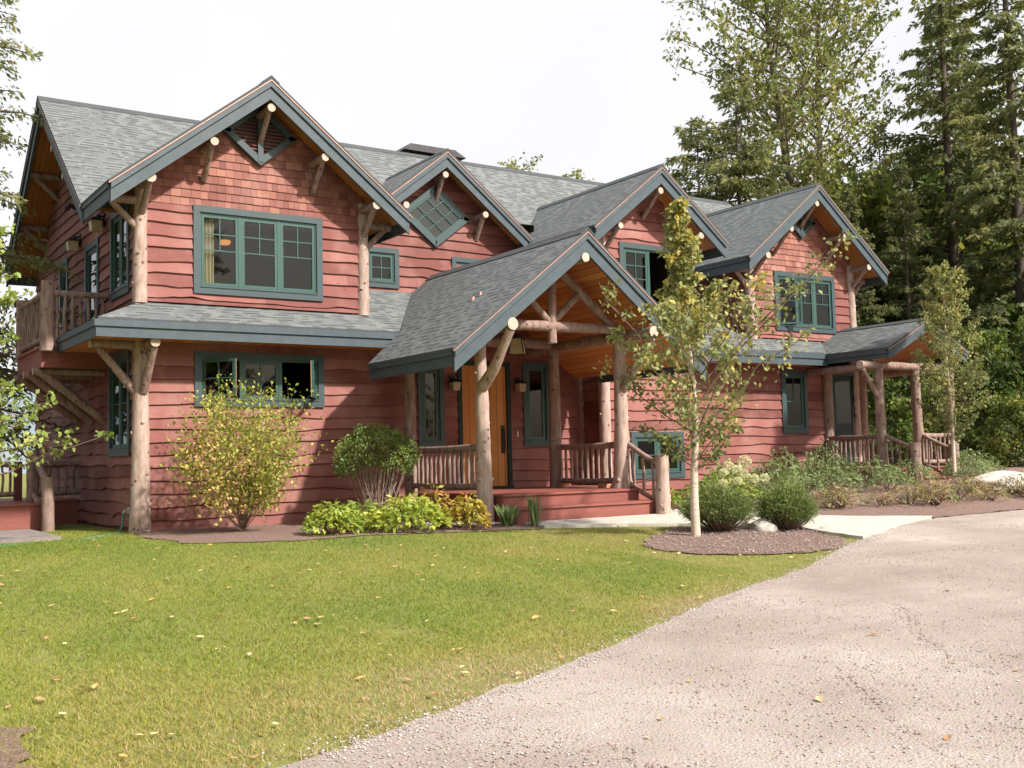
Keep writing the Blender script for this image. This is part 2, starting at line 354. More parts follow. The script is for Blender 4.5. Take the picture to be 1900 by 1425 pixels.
def roof_slabs(parent, T, hw, zr, m, l0, l1, soff, drop=.35, polyL=None, polyR=None, drip=True, ends=(True, False), eaves=(True, True), lab=None, lf=None, edrop=None, ex0=None):
    edrop = edrop or (drop-.03, drop-.03)
    """gable roof. T(l, w, z) -> world; ridge along l at w=0. polyL / polyR: outline (l, w) of a slope"""
    ze = zr-m*hw; k = math.sqrt(1+m*m)
    top, sf = MB(), MB(); base = [(l0, 0), (l0, hw), (lf if lf is not None else l1, hw), (l1, 0)]
    for s, poly in ((-1, polyL), (1, polyR)):
        poly = poly or base
        if lf is None and ends[1]: ext = lambda l, w_: (l0-.08 if l == l0 else l1+.08 if l == l1 else l, w_+.06 if w_ == hw and eaves[0 if s < 0 else 1] else w_)
        else: ext = lambda l, w_: (l0-.08 if l == l0 else l, w_+.06 if w_ == hw and eaves[0 if s < 0 else 1] else w_)
        poly0 = poly; poly = [ext(*q) for q in poly0]
        pt = [T(l, s*w_, zr-m*w_) for l, w_ in poly]; pb = [T(l, s*w_, zr-m*w_-.045) for l, w_ in poly]; pc = [T(l, s*w_, zr-m*w_-.13) for l, w_ in poly]
        top.face(pt, 0, [(l*1.0+(9.3 if s > 0 else 0), -w_*k+7.7) for l, w_ in poly])
        top.face(pb[::-1], 1)
        for i in range(len(pt)):
            j = (i+1) % len(pt); top.face([pt[i], pt[j], pb[j], pb[i]], 0)
        poly = poly0; pb = [T(l, s*w_, zr-m*w_-.0485) for l, w_ in poly]; pc = [T(l, s*w_, zr-m*w_-.13) for l, w_ in poly]
        sf.face(pb); sf.face(pc[::-1])
        for i in range(len(pb)):
            j = (i+1) % len(pb); sf.face([pb[i], pb[j], pc[j], pc[i]])
    # ridge cap
    for s in (-1, 1):
        top.hexa([T(l0-.085, 0, zr-.01), T(l1, 0, zr-.01), T(l1, s*.13, zr-.01-m*.13), T(l0-.085, s*.13, zr-.01-m*.13),
                  T(l0-.085, 0, zr+.022), T(l1, 0, zr+.022), T(l1, s*.13, zr+.018-m*.13), T(l0-.085, s*.13, zr+.018-m*.13)], 0)
    rf = top.build('roof', ['roof', 'dark_trim'], parent)
    if lab: rf['label'] = lab
    sf.build('soffit', soff, rf)
    fa = MB()
    for e, lend in ((0, l0), (1, l1)):
        if not ends[e]: continue
        dr = MB()
        q = -1 if e == 0 else 1
        for s in (-1, 1):
            for (za, zb, ta, tb) in ((.048, .155, -.0, .075), (.152, drop, .0, .045)):
                a, b = lend+q*ta, lend+q*tb
                a, b = min(a, b), max(a, b)
                zp = lambda w_, dz: zr-m*w_-dz
                he = hw+.02
                fa.hexa([T(a, 0, zp(0, zb)), T(b, 0, zp(0, zb)), T(b, s*he, zp(he, zb)), T(a, s*he, zp(he, zb)),
                         T(a, 0, zp(0, za)), T(b, 0, zp(0, za)), T(b, s*he, zp(he, za)), T(a, s*he, zp(he, za))])
            if drip:
                a, b = sorted((lend+q*.0775, lend+q*.088)); he = hw+.055
                dr.hexa([T(a, 0, zr-.064), T(b, 0, zr-.064), T(b, s*he, zr-m*he-.064), T(a, s*he, zr-m*he-.064),
                         T(a, 0, zr-.047), T(b, 0, zr-.047), T(b, s*he, zr-m*he-.047), T(a, s*he, zr-m*he-.047)])
        if drip: dr.build('drip_edge', 'copper', rf)
    for s, on, poly in ((-1, eaves[0], polyL), (1, eaves[1], polyR)):
        if not on: continue
        le = (lf if lf is not None else l1) if not poly else max(l for l, w_ in poly if abs(w_-hw) < .001); ls = l0 if not (ex0 and s < 0) else ex0; ed = edrop[0 if s < 0 else 1]
        for (za, zb, ta, tb) in ((.05, .15, .0, .055), (.147, ed, .0, .028)):
            fa.hexa([T(ls, s*(hw+ta), ze-zb), T(le, s*(hw+ta), ze-zb), T(le, s*(hw+tb), ze-zb), T(ls, s*(hw+tb), ze-zb),
                     T(ls, s*(hw+ta), ze-za), T(le, s*(hw+ta), ze-za), T(le, s*(hw+tb), ze-za), T(ls, s*(hw+tb), ze-za)])
    fa.build('fascia', 'trim', rf)

    return rf
TY = lambda xc: (lambda l, w_, z: (xc+w_, l, z))
_h = YR-YE; _v = YR-1.42
roof_slabs(H, lambda l, w_, z: (l, YR+w_, z), YR-YE, ZR, MS, -OV, 16.64, 'soffit_x', ends=(True, True), ex0=10.3, polyL=[(-OV, 0), (-OV, _h), (3.3, _h), (3.75, _v), (7.60, _v), (7.64, _h), (16.64, _h), (16.64, 0)], lab='long main roof of grey green shingles')
roof_slabs(H, TY(W/2), W/2+OV, ZP1, MS, -.553, YE+(ZP1-ZE)/MS, 'soffit_y', lf=YE, lab='front gable roof over the left bay')
roof_slabs(H, TY(X3), H3, Z3, MS, Y3, YE+(Z3-ZE)/MS, 'soffit_y', lf=YE+(Z3-MS*H3-ZE)/MS, drop=.33, lab='small gable roof over the diamond window')
roof_slabs(H, TY(X4), H4, Z4, MS, Y4, YE+(Z4-ZE)/MS, 'soffit_y', lf=YE+(Z4-MS*H4-ZE)/MS, lab='gable roof behind the young birch')
roof_slabs(H, TY(X5), H5, ZP5, MS, -.553, YE+(ZP5-ZE)/MS, 'soffit_y', lf=YE, lab='front gable roof over the right bay')
xl = 3.97; wl = X2-xl; wv = X2-5.25
roof_slabs(H, TY(X2), H2, Z2, MS, Y2, YS, 'soffit_x', drop=.37, edrop=(.30, .25),
           polyL=[(Y2, 0), (Y2, H2), (-.93, H2), (-.67, wl), (YS, wv), (YS, 0)], polyR=[(Y2, 0), (Y2, H2), (-.75, H2), (YS, 2.3), (YS, 0)], lab='big gable roof over the entry porch')
roof_slabs(H, TY(X6), H6, Z6, (Z6-ZPE)/H6, Y6, -.0, 'soffit_x', drop=.27, lab='low gable roof over the side porch')

# pent roofs between the storeys
def pent(poly, fasc, lab):
    """poly: (x, y) outline on the slope rising to +y"""
    z = lambda x, y: ZPE+SP*(y-YPE)
    mb = MB(); P = [(x, y, z(x, y)) for x, y in poly]; k = math.sqrt(1+SP*SP)
    mb.face(P, 0, [(x, (y-YPE)*k) for x, y in poly]); Q = [(x, y, zz-.05) for x, y, zz in P]; mb.face(Q[::-1], 0)
    for i in range(len(P)):
        j = (i+1) % len(P); mb.face([P[i], P[j], Q[j], Q[i]], 0)
    o = mb.build('pent_roof', ['roof'], H); o['label'] = lab
    x0, x1 = fasc; fa = MB()
    fa.box((x0, YPE-.055, ZPE-.13), (x1, YPE, ZPE-.035)); fa.box((x0, YPE-.028, ZPE-.275), (x1, YPE, ZPE-.133)); fa.build('fascia', 'trim', o)
    sf = MB(); sf.box((x0+.01, YPE+.002, ZPE-.25), (x1, -.03, ZPE-.235)); sf.build('soffit', 'soffit_x', o)
    return o
pl = pent([(XPL, YPE), (xl, YPE), (5.25, YS), (W+.02, YS), (W+.02, .0), (0, 0)], (XPL, xl+.05), 'low shingled skirt roof under the left bay')
sd = MB(); sd.face([(XPL, YPL, ZPE), (XPL, YPE, ZPE), (0, 0, ZWB), (0, YPL, ZWB)], 0, [(0, 0), (2.5, 0), (1.8, .8), (0, .8)])
sd.face([(XPL, YPE, ZPE-.05), (XPL, YPL, ZPE-.05), (0, YPL, ZWB-.05), (0, 0, ZWB-.05)], 0); sd.face([(XPL, YPL, ZPE), (0, YPL, ZWB), (0, YPL, ZWB-.05), (XPL, YPL, ZPE-.05)], 0)
sd.build('skirt_return', ['roof'], pl)
fa = MB(); fa.box((XPL-.055, YPE-.055, ZPE-.13), (XPL, YPL, ZPE-.035)); fa.box((XPL-.028, YPE-.028, ZPE-.275), (XPL, YPL, ZPE-.133)); fa.build('fascia', 'trim', pl)
sf = MB(); sf.box((XPL+.003, YPE+.003, ZPE-.252), (-.03, YPL, ZPE-.237)); sf.build('soffit', 'soffit_y', pl)
pent([(10.27, YPE), (X6-H6+.02, YPE), (X6-H6+.02, -.64), (15.0, 0), (12.75, 0), (12.75, YS), (10.27, YS)], (10.27, X6-H6+.02), 'low shingled skirt roof under the right bay')

# ------------------------------------------------------------------ siding
def siding(name, O, U, N, u0, u1, zb, zt, holes=(), zsh=99., hz=.19, seed=1, mi=0, step=.09, label=None, zoff=0.):
    """lapped wavy-edged boards below zsh, cut wall shingles above. zb, zt: functions of u"""
    O, U, N = Vector(O), Vector(U), Vector(N); rg = random.Random(seed); mb = MB(); mb2 = MB()
    f = lambda v: v if callable(v) else (lambda u: v)
    zb, zt = f(zb), f(zt)
    zmin = min(zb(u0), zb(u1)); zmax = max(zt(u0+(u1-u0)*i/20) for i in range(21))
    us0 = sorted(set([u0, u1]+[h[i] for h in holes for i in (0, 1) if u0 < h[i] < u1]))
    def pieces(ua, ub, lo, hi):
        iv = [(lo, hi)]; um = (ua+ub)/2
        for h in holes:
            if h[0] < um < h[1]:
                nv = []
                for a, b in iv:
                    if h[3] <= a or h[2] >= b: nv.append((a, b)); continue
                    if h[2] > a: nv.append((a, h[2]))
                    if h[3] < b: nv.append((h[3], b))
                iv = nv
        return iv
    P = lambda u, z, o: O+U*u+N*o+Vector((0, 0, z))
    z = zoff+math.floor((zmin-zoff)/hz)*hz; i = 0
    while z < min(zmax, zsh):
        hh = hz*1.0; zt_ = min(z+hh, zsh)
        ph = [rg.uniform(0, 6.28) for _ in range(5)]; amp = rg.uniform(.5, 1.35); bumps = [(rg.uniform(u0, u1), rg.uniform(.1, .25), rg.uniform(-.04, .028)) for _ in range(int((u1-u0)/1.7)+1)]
        wave = lambda u: amp*(.009*math.sin(u*2.1+ph[0])+.007*math.sin(u*4.7+ph[1])+.004*math.sin(u*9.5+ph[2]))+sum(a*math.exp(-((u-c)/s_)**2) for c, s_, a in bumps)
        joints = sorted([u0]+[rg.uniform(u0, u1) for _ in range(int((u1-u0)/3.4))]+[u1])
        us = []
        for a, b in zip(us0, us0[1:]):
            n = max(1, int((b-a)/step)); us += [a+(b-a)*k/n for k in range(n)]
        us.append(u1); rr = [rg.random() for _ in joints]
        for ua, ub in zip(us, us[1:]):
            um = (ua+ub)/2; r_ = rr[max(k for k, j in enumerate(joints) if j <= um+1e-6)]
            wa, wb = z+wave(ua)-.012, z+wave(ub)-.012
            for a, b in pieces(ua, ub, -99, 99):
                la, ha = max(wa, zb(ua), a), min(zt_+.02, zt(ua), b); lb, hb = max(wb, zb(ub), a), min(zt_+.02, zt(ub), b)
                if ha-la < .001 and hb-lb < .001: continue
                ha, hb = max(ha, la), max(hb, lb); o1, o2 = .047, .010
                mb.face([P(ua, la, o1), P(ub, lb, o1), P(ub, hb, o2), P(ua, ha, o2)], 0, rnd=r_)
                mb.face([P(ua, la, .0), P(ub, lb, .0), P(ub, lb, o1), P(ua, la, o1)], 0, rnd=r_)
        z += hh; i += 1
    if zsh < zmax:
        z = zsh; k = 0; hs = .128
        while z < zmax:
            u = u0-rg.uniform(0, .1)
            while u < u1:
                wd = rg.uniform(.085, .17); ua, ub = max(u, u0), min(u+wd-.004, u1); u += wd
                if ub-ua < .01: continue
                r_ = rg.random(); dz = rg.uniform(-.004, .004); oo = .026+rg.uniform(-.002, .002)
                for a, b in pieces(ua, ub, -99, 99):
                    la, lb = max(z+dz, zb(ua), a), max(z+dz, zb(ub), a); ha, hb = min(z+hs+.01, zt(ua), b), min(z+hs+.01, zt(ub), b)
                    if ha-la < .001 and hb-lb < .001: continue
                    ha, hb = max(ha, la), max(hb, lb)
                    mb2.face([P(ua, la, oo), P(ub, lb, oo), P(ub, hb, .008), P(ua, ha, .008)], 0, rnd=r_)
                    mb2.face([P(ua, la, 0), P(ub, lb, 0), P(ub, lb, oo), P(ua, la, oo)], 0, rnd=r_)
                    mb2.face([P(ub, lb, oo), P(ub, lb, 0), P(ub, hb, 0), P(ub, hb, .008)], 0, rnd=r_)
            z += hs; k += 1
    # backing sheet behind the boards
    bk = MB(); n = 24; uu = sorted(set(us0+[u0+(u1-u0)*k/n for k in range(n+1)]))
    for ua, ub in zip(uu, uu[1:]):
        for a, b in pieces(ua, ub, -99, 99):
            la, lb, ha, hb = max(zb(ua), a), max(zb(ub), a), min(zt(ua), b), min(zt(ub), b)
            if ha-la > .001 or hb-lb > .001: bk.face([P(ua, la, -.004), P(ub, lb, -.004), P(ub, max(hb, lb), -.004), P(ua, max(ha, la), -.004)])
    o = mb.build('wall', ['siding'], H, label=label)
    if mb2.v: mb2.build('wall_shingles', ['wall_shingle'], o)
    bk.build('sheathing', 'room', o)
    return o

# ------------------------------------------------------------------ windows
def window(O, U, N, u0, u1, z0, z1, cols, tw=.10, grid=(2, 2, .5), open_=None, parent=None, label=None, dark=False, bw=.02):
    """outer trim box u0..u1, z0..z1; cols: number of sashes; grid: muntins (nx, ny, share of height); open_: {index: (hinge side, angle)}"""
    O, U, N = Vector(O), Vector(U), Vector(N)
    P = lambda u, z, o: O+U*u+N*o+Vector((0, 0, z))
    def bx(mb, ua, ub, za, zb, oa, ob, mi=0):
        mb.hexa([P(ua, za, oa), P(ub, za, oa), P(ub, za, ob), P(ua, za, ob), P(ua, zb, oa), P(ub, zb, oa), P(ub, zb, ob), P(ua, zb, ob)], mi)
    mb = MB()
    bx(mb, u0, u1, z1-tw, z1, -.02, .062); bx(mb, u0-.0, u1+.0, z0, z0+tw, -.02, .062)
    bx(mb, u0, u0+tw, z0+tw, z1-tw, -.02, .060); bx(mb, u1-tw, u1, z0+tw, z1-tw, -.02, .060)
    bx(mb, u0+tw, u1-tw, z0+tw, z0+tw+.018, -.03, .075)
    wn = mb.build('window', ['window_trim'], parent or H); fr = MB()
    if label: wn['label'] = label
    a, b, c, d = u0+tw, u1-tw, z0+tw+.018, z1-tw; cw = (b-a)/cols; jw = .028
    for (p, q, r_, s_) in [(a, b, d-jw, d), (a, b, c, c+jw*.6)]: bx(fr, p, q, r_, s_, -.06, .035)
    for i in range(cols+1):
        uc = a+cw*i; hw = jw if 0 < i < cols else jw*.9
        bx(fr, max(a, uc-hw), min(b, uc+hw), c, d, -.058, .033)
    fr.build('frame', ['sash'], wn)
    for i in range(cols):
        s0, s1, t0, t1 = a+cw*i+jw+.003, a+cw*(i+1)-jw-.003, c+jw*.6+.003, d-jw-.003
        hinge, ang = (open_ or {}).get(i, ('L', 0)); hu = s0 if hinge == 'L' else s1
        base = P(hu, t0, .014); sg = MB(); sw = .042
        def lb(mb, ua, ub, za, zb, oa, ob, mi=0):    # local: x along the sash from the hinge, y outwards
            mb.box((ua, oa, za), (ub, ob, zb), mi)
        wdt, hgt = s1-s0, t1-t0; q = 1 if hinge == 'L' else -1
        rngs = [(0, wdt, 0, sw), (0, wdt, hgt-sw, hgt), (0, sw, sw, hgt-sw), (wdt-sw, wdt, sw, hgt-sw)]
        for (ua, ub, za, zb) in rngs: sg.box((min(q*ua, q*ub), -.02, za), (max(q*ua, q*ub), .014, zb), 0)
        # wooden inner face of an open sash
        if ang:
            for (ua, ub, za, zb) in rngs: sg.box((min(q*ua, q*ub), -.030, za), (max(q*ua, q*ub), -.0203, zb), 1)
        if grid:
            nx, ny, sh = grid; zt_, zl = hgt-sw, hgt-sw-(hgt-2*sw)*sh
            for k in range(1, nx):
                uc = sw+(wdt-2*sw)*k/nx; sg.box((q*uc-.009, -.012, zl), (q*uc+.009, .010, zt_), 0)
            for k in range(ny if sh < 1 else ny-1):
                zc = zl+(zt_-zl)*(k if sh < 1 else k+1)/ny; sg.box((min(q*sw, q*(wdt-sw)), -.013, zc-.009), (max(q*sw, q*(wdt-sw)), .011, zc+.009), 0)
        so = sg.build('sash', ['sash', 'raw_wood'], wn)
        pm = MB(); pm.face([(q*sw*.8, -.002, sw*.8), (q*(wdt-sw*.8), -.002, sw*.8), (q*(wdt-sw*.8), -.002, hgt-sw*.8), (q*sw*.8, -.002, hgt-sw*.8)])
        po = pm.build('pane', ['glass'], wn)
        # local y is outwards: build the frame from U and N
        Mx = Matrix(((U.x, N.x, 0, base.x), (U.y, N.y, 0, base.y), (0, 0, 1, base.z), (0, 0, 0, 1)))
        rot = Matrix.Rotation(R(ang*q), 4, 'Z')
        for ob in (so, po): ob.matrix_world = Mx @ rot
    return wn
FR = ((1, 0, 0), (0, -1, 0)); LF = ((0, 1, 0), (-1, 0, 0))
FX = lambda y: ((0, y, 0), *FR)
LX = lambda x: ((x, 0, 0), *LF)
tw = .10
def hole(w_, tw=tw): return (w_[0]+tw*.6, w_[1]-tw*.6, w_[2]+tw*.6, w_[3]-tw*.6)
WU1 = (.778, 2.896, 3.564, 4.927); WL1 = (.785, 2.895, 1.84, 2.68)
WD1 = (4.62, 5.14, 1.17, 2.60); WD2 = (6.80, 7.40, 1.15, 2.70); DOOR = (5.42, 6.52, .42, 2.68)
WR = (13.60, 14.42, 1.34, 2.72); DOOR2 = (15.19, 16.05, .45, 2.72)
W5 = (13.518, 15.475, 3.582, 4.881); W4 = (8.60, 10.05, 3.60, 4.95); WB4 = (8.74, 10.06, .50, 1.38)
WS = (4.27+.0, 4.97, 4.09, 4.82)
# front wall of the lower storey, then the bays above it
def zlow(x):
    return 2.81 if (x < 3.9 or x > 8.0) else Z2-.14-MS*abs(x-X2) if Z2-.14-MS*abs(x-X2) > 2.6 else 2.6
siding('lower', *FX(0), 0, 8.18, -.12, zlow, [hole(WL1), hole(WD1, .09), hole(WD2, .09), (DOOR[0]+.05, DOOR[1]-.05, DOOR[2], DOOR[3]-.05)], seed=3, zoff=.175-.19, label='lower front wall of wavy edged boards')
siding('lower_r', *FX(0), 10.26, 16.085, -.12, 2.81, [hole(WR), (DOOR2[0]+.05, DOOR2[1]-.05, DOOR2[2], DOOR2[3]-.05)], seed=4, zoff=.175-.19)
gr = lambda xc, zr, lim: (lambda u: zr-.135-MS*abs(u-xc))
siding('bay1', *FX(0), 0, W, ZWB+.012, gr(W/2, ZP1, 0), [hole(WU1)], zsh=4.91, seed=5, zoff=3.48, label='upper front wall with a shingled gable')
siding('recess', *FX(YS), W, 8.18, 3.39, lambda u: min(max(Z3-.135-MS*abs(u-X3), 5.0), 9), [hole(WS)], seed=6, zoff=3.4)
siding('recess2', *FX(YS), 10.26, 12.77, 3.39, 5.06, seed=7, zoff=3.4)
siding('bay4', *FX(-.68), 8.18, 10.26, -.05, gr(X4, Z4, 0), [hole(W4), hole(WB4)], seed=8, zoff=.1)
siding('bay5', *FX(0), 12.77, 16.085, ZWB+.012, gr(X5, ZP5, 0), [hole(W5)], zsh=4.64, seed=9, zoff=3.48)
WA = (.46, 1.57, 3.60, 5.0); WB = (2.34, 3.30, 3.15, 4.78); WC = (4.66, 5.35, 3.6, 4.85); WLs = (.44, 1.67, 1.13, 2.74)
siding('left', *LX(0), 0, 7.69, lambda u: -.1-.06*u, lambda u: max(5.36 if u < 1.7 else 0, ZR-.135-MS*abs(u-YR)), [hole(WA), hole(WB), hole(WC), hole(WLs)], seed=10, zoff=3.48-19*.19, label='left end wall of wavy edged boards')
siding('b4l', *LX(8.18), -.68, YS, -.05, lambda u: 5.25, seed=11, zoff=.1)
siding('b5l', *LX(12.77), 0, YS+.3, 3.4, 5.3, seed=12, zoff=3.48)
RS = ((0, 1, 0), (1, 0, 0))
siding('b1r', (W, 0, 0), *RS, 0, YS, 3.4, 5.3, seed=13, zoff=3.48); siding('b4r', (10.26, 0, 0), *RS, -.68, YS, -.05, 5.25, seed=14, zoff=.1)
siding('right', (16.085, 0, 0), *RS, 0, 7.69, -.1, lambda u: max(5.3 if u < 1.7 else 0, ZR-.135-MS*abs(u-YR)), seed=15)
bw = MB(); bw.box((.02, 7.60, -.6), (16.06, 7.66, 5.2)); bw.build('wall', 'siding', H)
fd = MB(); fd.box((.03, .03, -.6), (16.05, 7.6, -.06)); fd.build('foundation', 'concrete', H)
# rooms seen dimly through the glass
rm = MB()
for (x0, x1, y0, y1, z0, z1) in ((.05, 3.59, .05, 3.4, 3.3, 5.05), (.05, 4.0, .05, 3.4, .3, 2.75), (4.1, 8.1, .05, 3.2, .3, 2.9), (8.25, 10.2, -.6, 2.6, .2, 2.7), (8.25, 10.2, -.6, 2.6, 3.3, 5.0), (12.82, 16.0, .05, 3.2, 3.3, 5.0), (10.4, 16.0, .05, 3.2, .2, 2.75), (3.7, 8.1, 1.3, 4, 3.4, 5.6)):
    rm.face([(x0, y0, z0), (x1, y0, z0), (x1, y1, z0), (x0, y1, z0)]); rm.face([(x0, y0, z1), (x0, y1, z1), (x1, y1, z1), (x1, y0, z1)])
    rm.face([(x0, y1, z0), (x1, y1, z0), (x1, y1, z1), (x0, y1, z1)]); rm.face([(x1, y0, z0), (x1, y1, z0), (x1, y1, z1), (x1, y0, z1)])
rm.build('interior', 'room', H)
cu = MB(); n = 26
for (xa, xb, y_, za, zb) in ((.92, 1.14, .07, 3.64, 4.80), (2.3, 2.36, .16, 3.64, 4.78)):
    for k in range(n):
        a = xa+(xb-xa)*k/n; b = xa+(xb-xa)*(k+1)/n; f = lambda q: y_+.03*math.sin((q-xa)*120)
        cu.face([(a, f(a), za), (b, f(b), za), (b, f(b), zb), (a, f(a), zb)])
    break
cu.build('curtain', 'curtain', H, label='pale curtain behind the upper left window')
cl = MB(); cl.lathe([(0, 0), (.07, .01), (.10, .05), (.09, .08), (0, .10)], (1.9, 1.75, 4.72), 14); cl.build('ceiling_lamp', 'bulb', H)

window(*FX(0), *WU1, 3, label='wide three part window in the left bay')
window(*FX(0), *WL1, 3, open_={0: ('L', 52), 2: ('R', 62)}, grid=(2, 2, 1.), label='low three part window with its outer sashes swung open')
window(*FX(0), *WD1, 1, .09, grid=None, label='narrow window left of the front door')
window(*FX(0), *WD2, 1, .09, grid=None, label='narrow window right of the front door')
window(*FX(YS), *WS, 1, .09, grid=(2, 2, 1.), label='small square window beside the log post')
window(*FX(YS), 6.1, 6.75, 3.9, 4.78, 1, .09, grid=None)
window(*FX(0), *W5, 3, open_={0: ('L', 32)}, label='three part window with one sash open in the right bay')
window(*FX(-.68), *W4, 2, open_={1: ('R', 60)}, label='tall window with an open sash behind the birch')
window(*FX(-.68), *WB4, 2, grid=(1, 2, 1.), label='low window behind the porch stair')
window(*FX(0), *WR, 1, grid=(2, 2, .5), label='narrow window left of the side porch')
window(*LX(0), *WA, 2, grid=None, label='upper corner window on the end wall')
window(*LX(0), *WB, 1, grid=None, label='balcony door with glass')
window(*LX(0), *WC, 1, grid=None)
window(*LX(0), *WLs, 2, grid=(1, 2, 1.), label='lower corner window on the end wall')

def bar_poly(mb, y, P, wd, ya, yb, closed=True):
    n = len(P); idx = range(n if closed else n-1)
    for i in idx:
        a, b = Vector((P[i][0], 0, P[i][1])), Vector((P[(i+1) % n][0], 0, P[(i+1) % n][1])); d = (b-a).normalized(); nn = Vector((-d.z, 0, d.x))*wd
        a2, b2 = a-d*0, b+d*0
        q = [a2, b2, b2+nn-d*wd*.6, a2+nn+d*wd*.6] if closed else [a2, b2, b2+nn, a2+nn]
        mb.hexa([(p.x, y+ya, p.z) for p in q]+[(p.x, y+yb, p.z) for p in q])
def diamond(xc, zc, hw, hh, y, glass=True, louver=False, label=None):
    mb = MB(); P = [(xc, zc-hh), (xc+hw, zc), (xc, zc+hh), (xc-hw, zc)]
    bar_poly(mb, y, P, .10, -.075, 0)
    nm = 'window' if glass else 'vent'
    o = mb.build(nm, ['window_trim'], H, label=label); s_ = 1-.10*math.sqrt(hw*hw+hh*hh)/(hw*hh)
    i_ = [(xc, zc-hh*s_), (xc+hw*s_, zc), (xc, zc+hh*s_), (xc-hw*s_, zc)]
    if glass:
        sm = MB(); bar_poly(sm, y, i_, .035, -.062, -.01)
        for k in (-1, 1):
            for dr in (-1, 1):
                a = Vector((xc-k*hw*s_*.5*1, 0, zc-hh*s_*.5)); 
        for t in (.33, .67):
            A = [Vector((p[0], 0, p[1])) for p in i_]
            for (p, q, r_, s2) in ((A[0], A[1], A[3], A[2]), (A[0], A[3], A[1], A[2])):
                u_, v_ = p.lerp(q, t), r_.lerp(s2, t); d = (v_-u_).normalized(); nn = Vector((-d.z, 0, d.x))*.009
                sm.hexa([(c.x, y-.058, c.z) for c in (u_-nn, v_-nn, v_+nn, u_+nn)]+[(c.x, y-.04, c.z) for c in (u_-nn, v_-nn, v_+nn, u_+nn)])
        sm.build('sash', 'sash', o); pm = MB(); pm.face([(p[0], y-.048, p[1]) for p in i_]); pm.build('pane', 'glass', o)
        bk = MB(); bk.face([(p[0], y-.030, p[1]) for p in i_]); bk.build('dark_backing', 'iron', o)  # black sheet just behind the pane stands in for the unlit room's shade
    if louver:
        lm = MB(); z = zc-hh*s_+.03
        while z < zc+hh*s_:
            ww = hw*s_*(1-abs(z-zc)/(hh*s_))
            if ww > .03: lm.hexa([(xc-ww, y-.02, z), (xc+ww, y-.02, z), (xc+ww, y-.055, z-.028), (xc-ww, y-.055, z-.028), (xc-ww, y-.02, z+.012), (xc+ww, y-.02, z+.012), (xc+ww, y-.055, z-.016), (xc-ww, y-.055, z-.016)])
            z += .058
        lm.build('louver', 'siding', o); bk = MB(); bk.face([(p[0], y-.0255, p[1]) for p in i_]); bk.build('screen', 'iron', o)
        pm = MB(); pm.box((xc-.045, y-.082, zc-hh+.06), (xc+.045, y-.056, zc+hh*.7)); pm.build('mullion', 'window_trim', o)
diamond(1.84, 6.16, .62, .50, -.03, False, True, 'louvred vent at the peak of the left bay')
diamond(X5, 6.05, .47, .38, -.03, False, True, 'louvred vent at the peak of the right bay')
diamond(5.74, 5.52, .76, .60, YS-.03, True, label='diamond window under the small gable')

# front door
dm = MB(); a, b, c, d = DOOR
for bx_ in (((a, -.06, c), (a+.08, .02, d)), ((b-.08, -.06, c), (b, .02, d)), ((a+.08, -.06, d-.08), (b-.08, .02, d))): dm.box(*bx_)
dm.box((a-.0, -.10, c), (b, .0, c+.04))
dr = dm.build('front_door', ['dark_trim'], H, label='varnished orange plank front door in a dark green frame')
q = MB(); q.box((a+.083, -.02, c+.042), (b-.083, .02, d-.083)); q.build('door_leaf', 'door_wood', dr)
q = MB(); q.box((b-.205, -.035, c+.62), (b-.125, -.0205, c+1.12)); q.tube([(b-.165, -.04, c+.70), (b-.165, -.085, c+.74), (b-.165, -.085, c+1.0), (b-.165, -.04, c+1.04)], .012, 8); q.build('handle', 'iron', dr)
q = MB(); a, b, c, d = DOOR2
for bx_ in (((a, -.06, c), (a+.08, .02, d)), ((b-.08, -.06, c), (b, .02, d)), ((a+.08, -.06, d-.08), (b-.08, .02, d))): q.box(*bx_)
d2 = q.build('side_door', ['window_trim'], H, label='dark green door on the side porch')
q = MB(); q.box((a+.083, -.02, c), (b-.083, .02, d-.083)); q.box((a+.18, -.028, c+.25), (b-.18, -.0203, c+.95)); q.build('door_leaf', 'dark_trim', d2)
q = MB(); q.face([(a+.18, -.030, c+1.1), (b-.18, -.030, c+1.1), (b-.18, -.030, d-.2), (a+.18, -.030, d-.2)]); q.build('pane', 'glass', d2)

# ------------------------------------------------------------------ logs
sc_ = [0]
def LG(nm, pts, r, **k): sc_[0] += 1; return log(nm, pts, r, H, seed=sc_[0], **k)
def purlin(x, z, yw, yf, r=.062, knee=.42, side=0, mat='log'):
    LG('purlin', [(x, yw+.1, z), (x, yf, z)], r, mat=mat)
    if knee: LG('knee_brace', [(x, yf+.11, z-r*.6), (x, yw-.03, z-knee)], [r*.68, r*.75], mat=mat)
for x, z in ((1.845, 6.46), (.94, 5.80), (2.74, 5.80)): purlin(x, z, 0, -.57, knee=.48)
for x, s in ((.0, -1), (W, 1)):
    purlin(x, 5.13, 0, -.57, .072, .45)
    LG('purlin', [(x, .0, 4.90), (x+s*.52, .0, 4.90)], .065); LG('knee_brace', [(x+s*.42, .0, 4.86), (x+s*.06, .0, 4.50)], .05)
    LG('log_post', [(x, -.0, ZWB-.02), (x, .0, 4.4), (x, 0, 5.25)], [.105, .098, .088], mat='log_pale', ends=False, knots=7, label='pale peeled log post at the %s corner of the left bay' % ('outer' if s < 0 else 'inner'))
for x, z in ((14.41, 6.36), (13.56, 5.72), (15.29, 5.72)): purlin(x, z, 0, -.57, knee=.45)
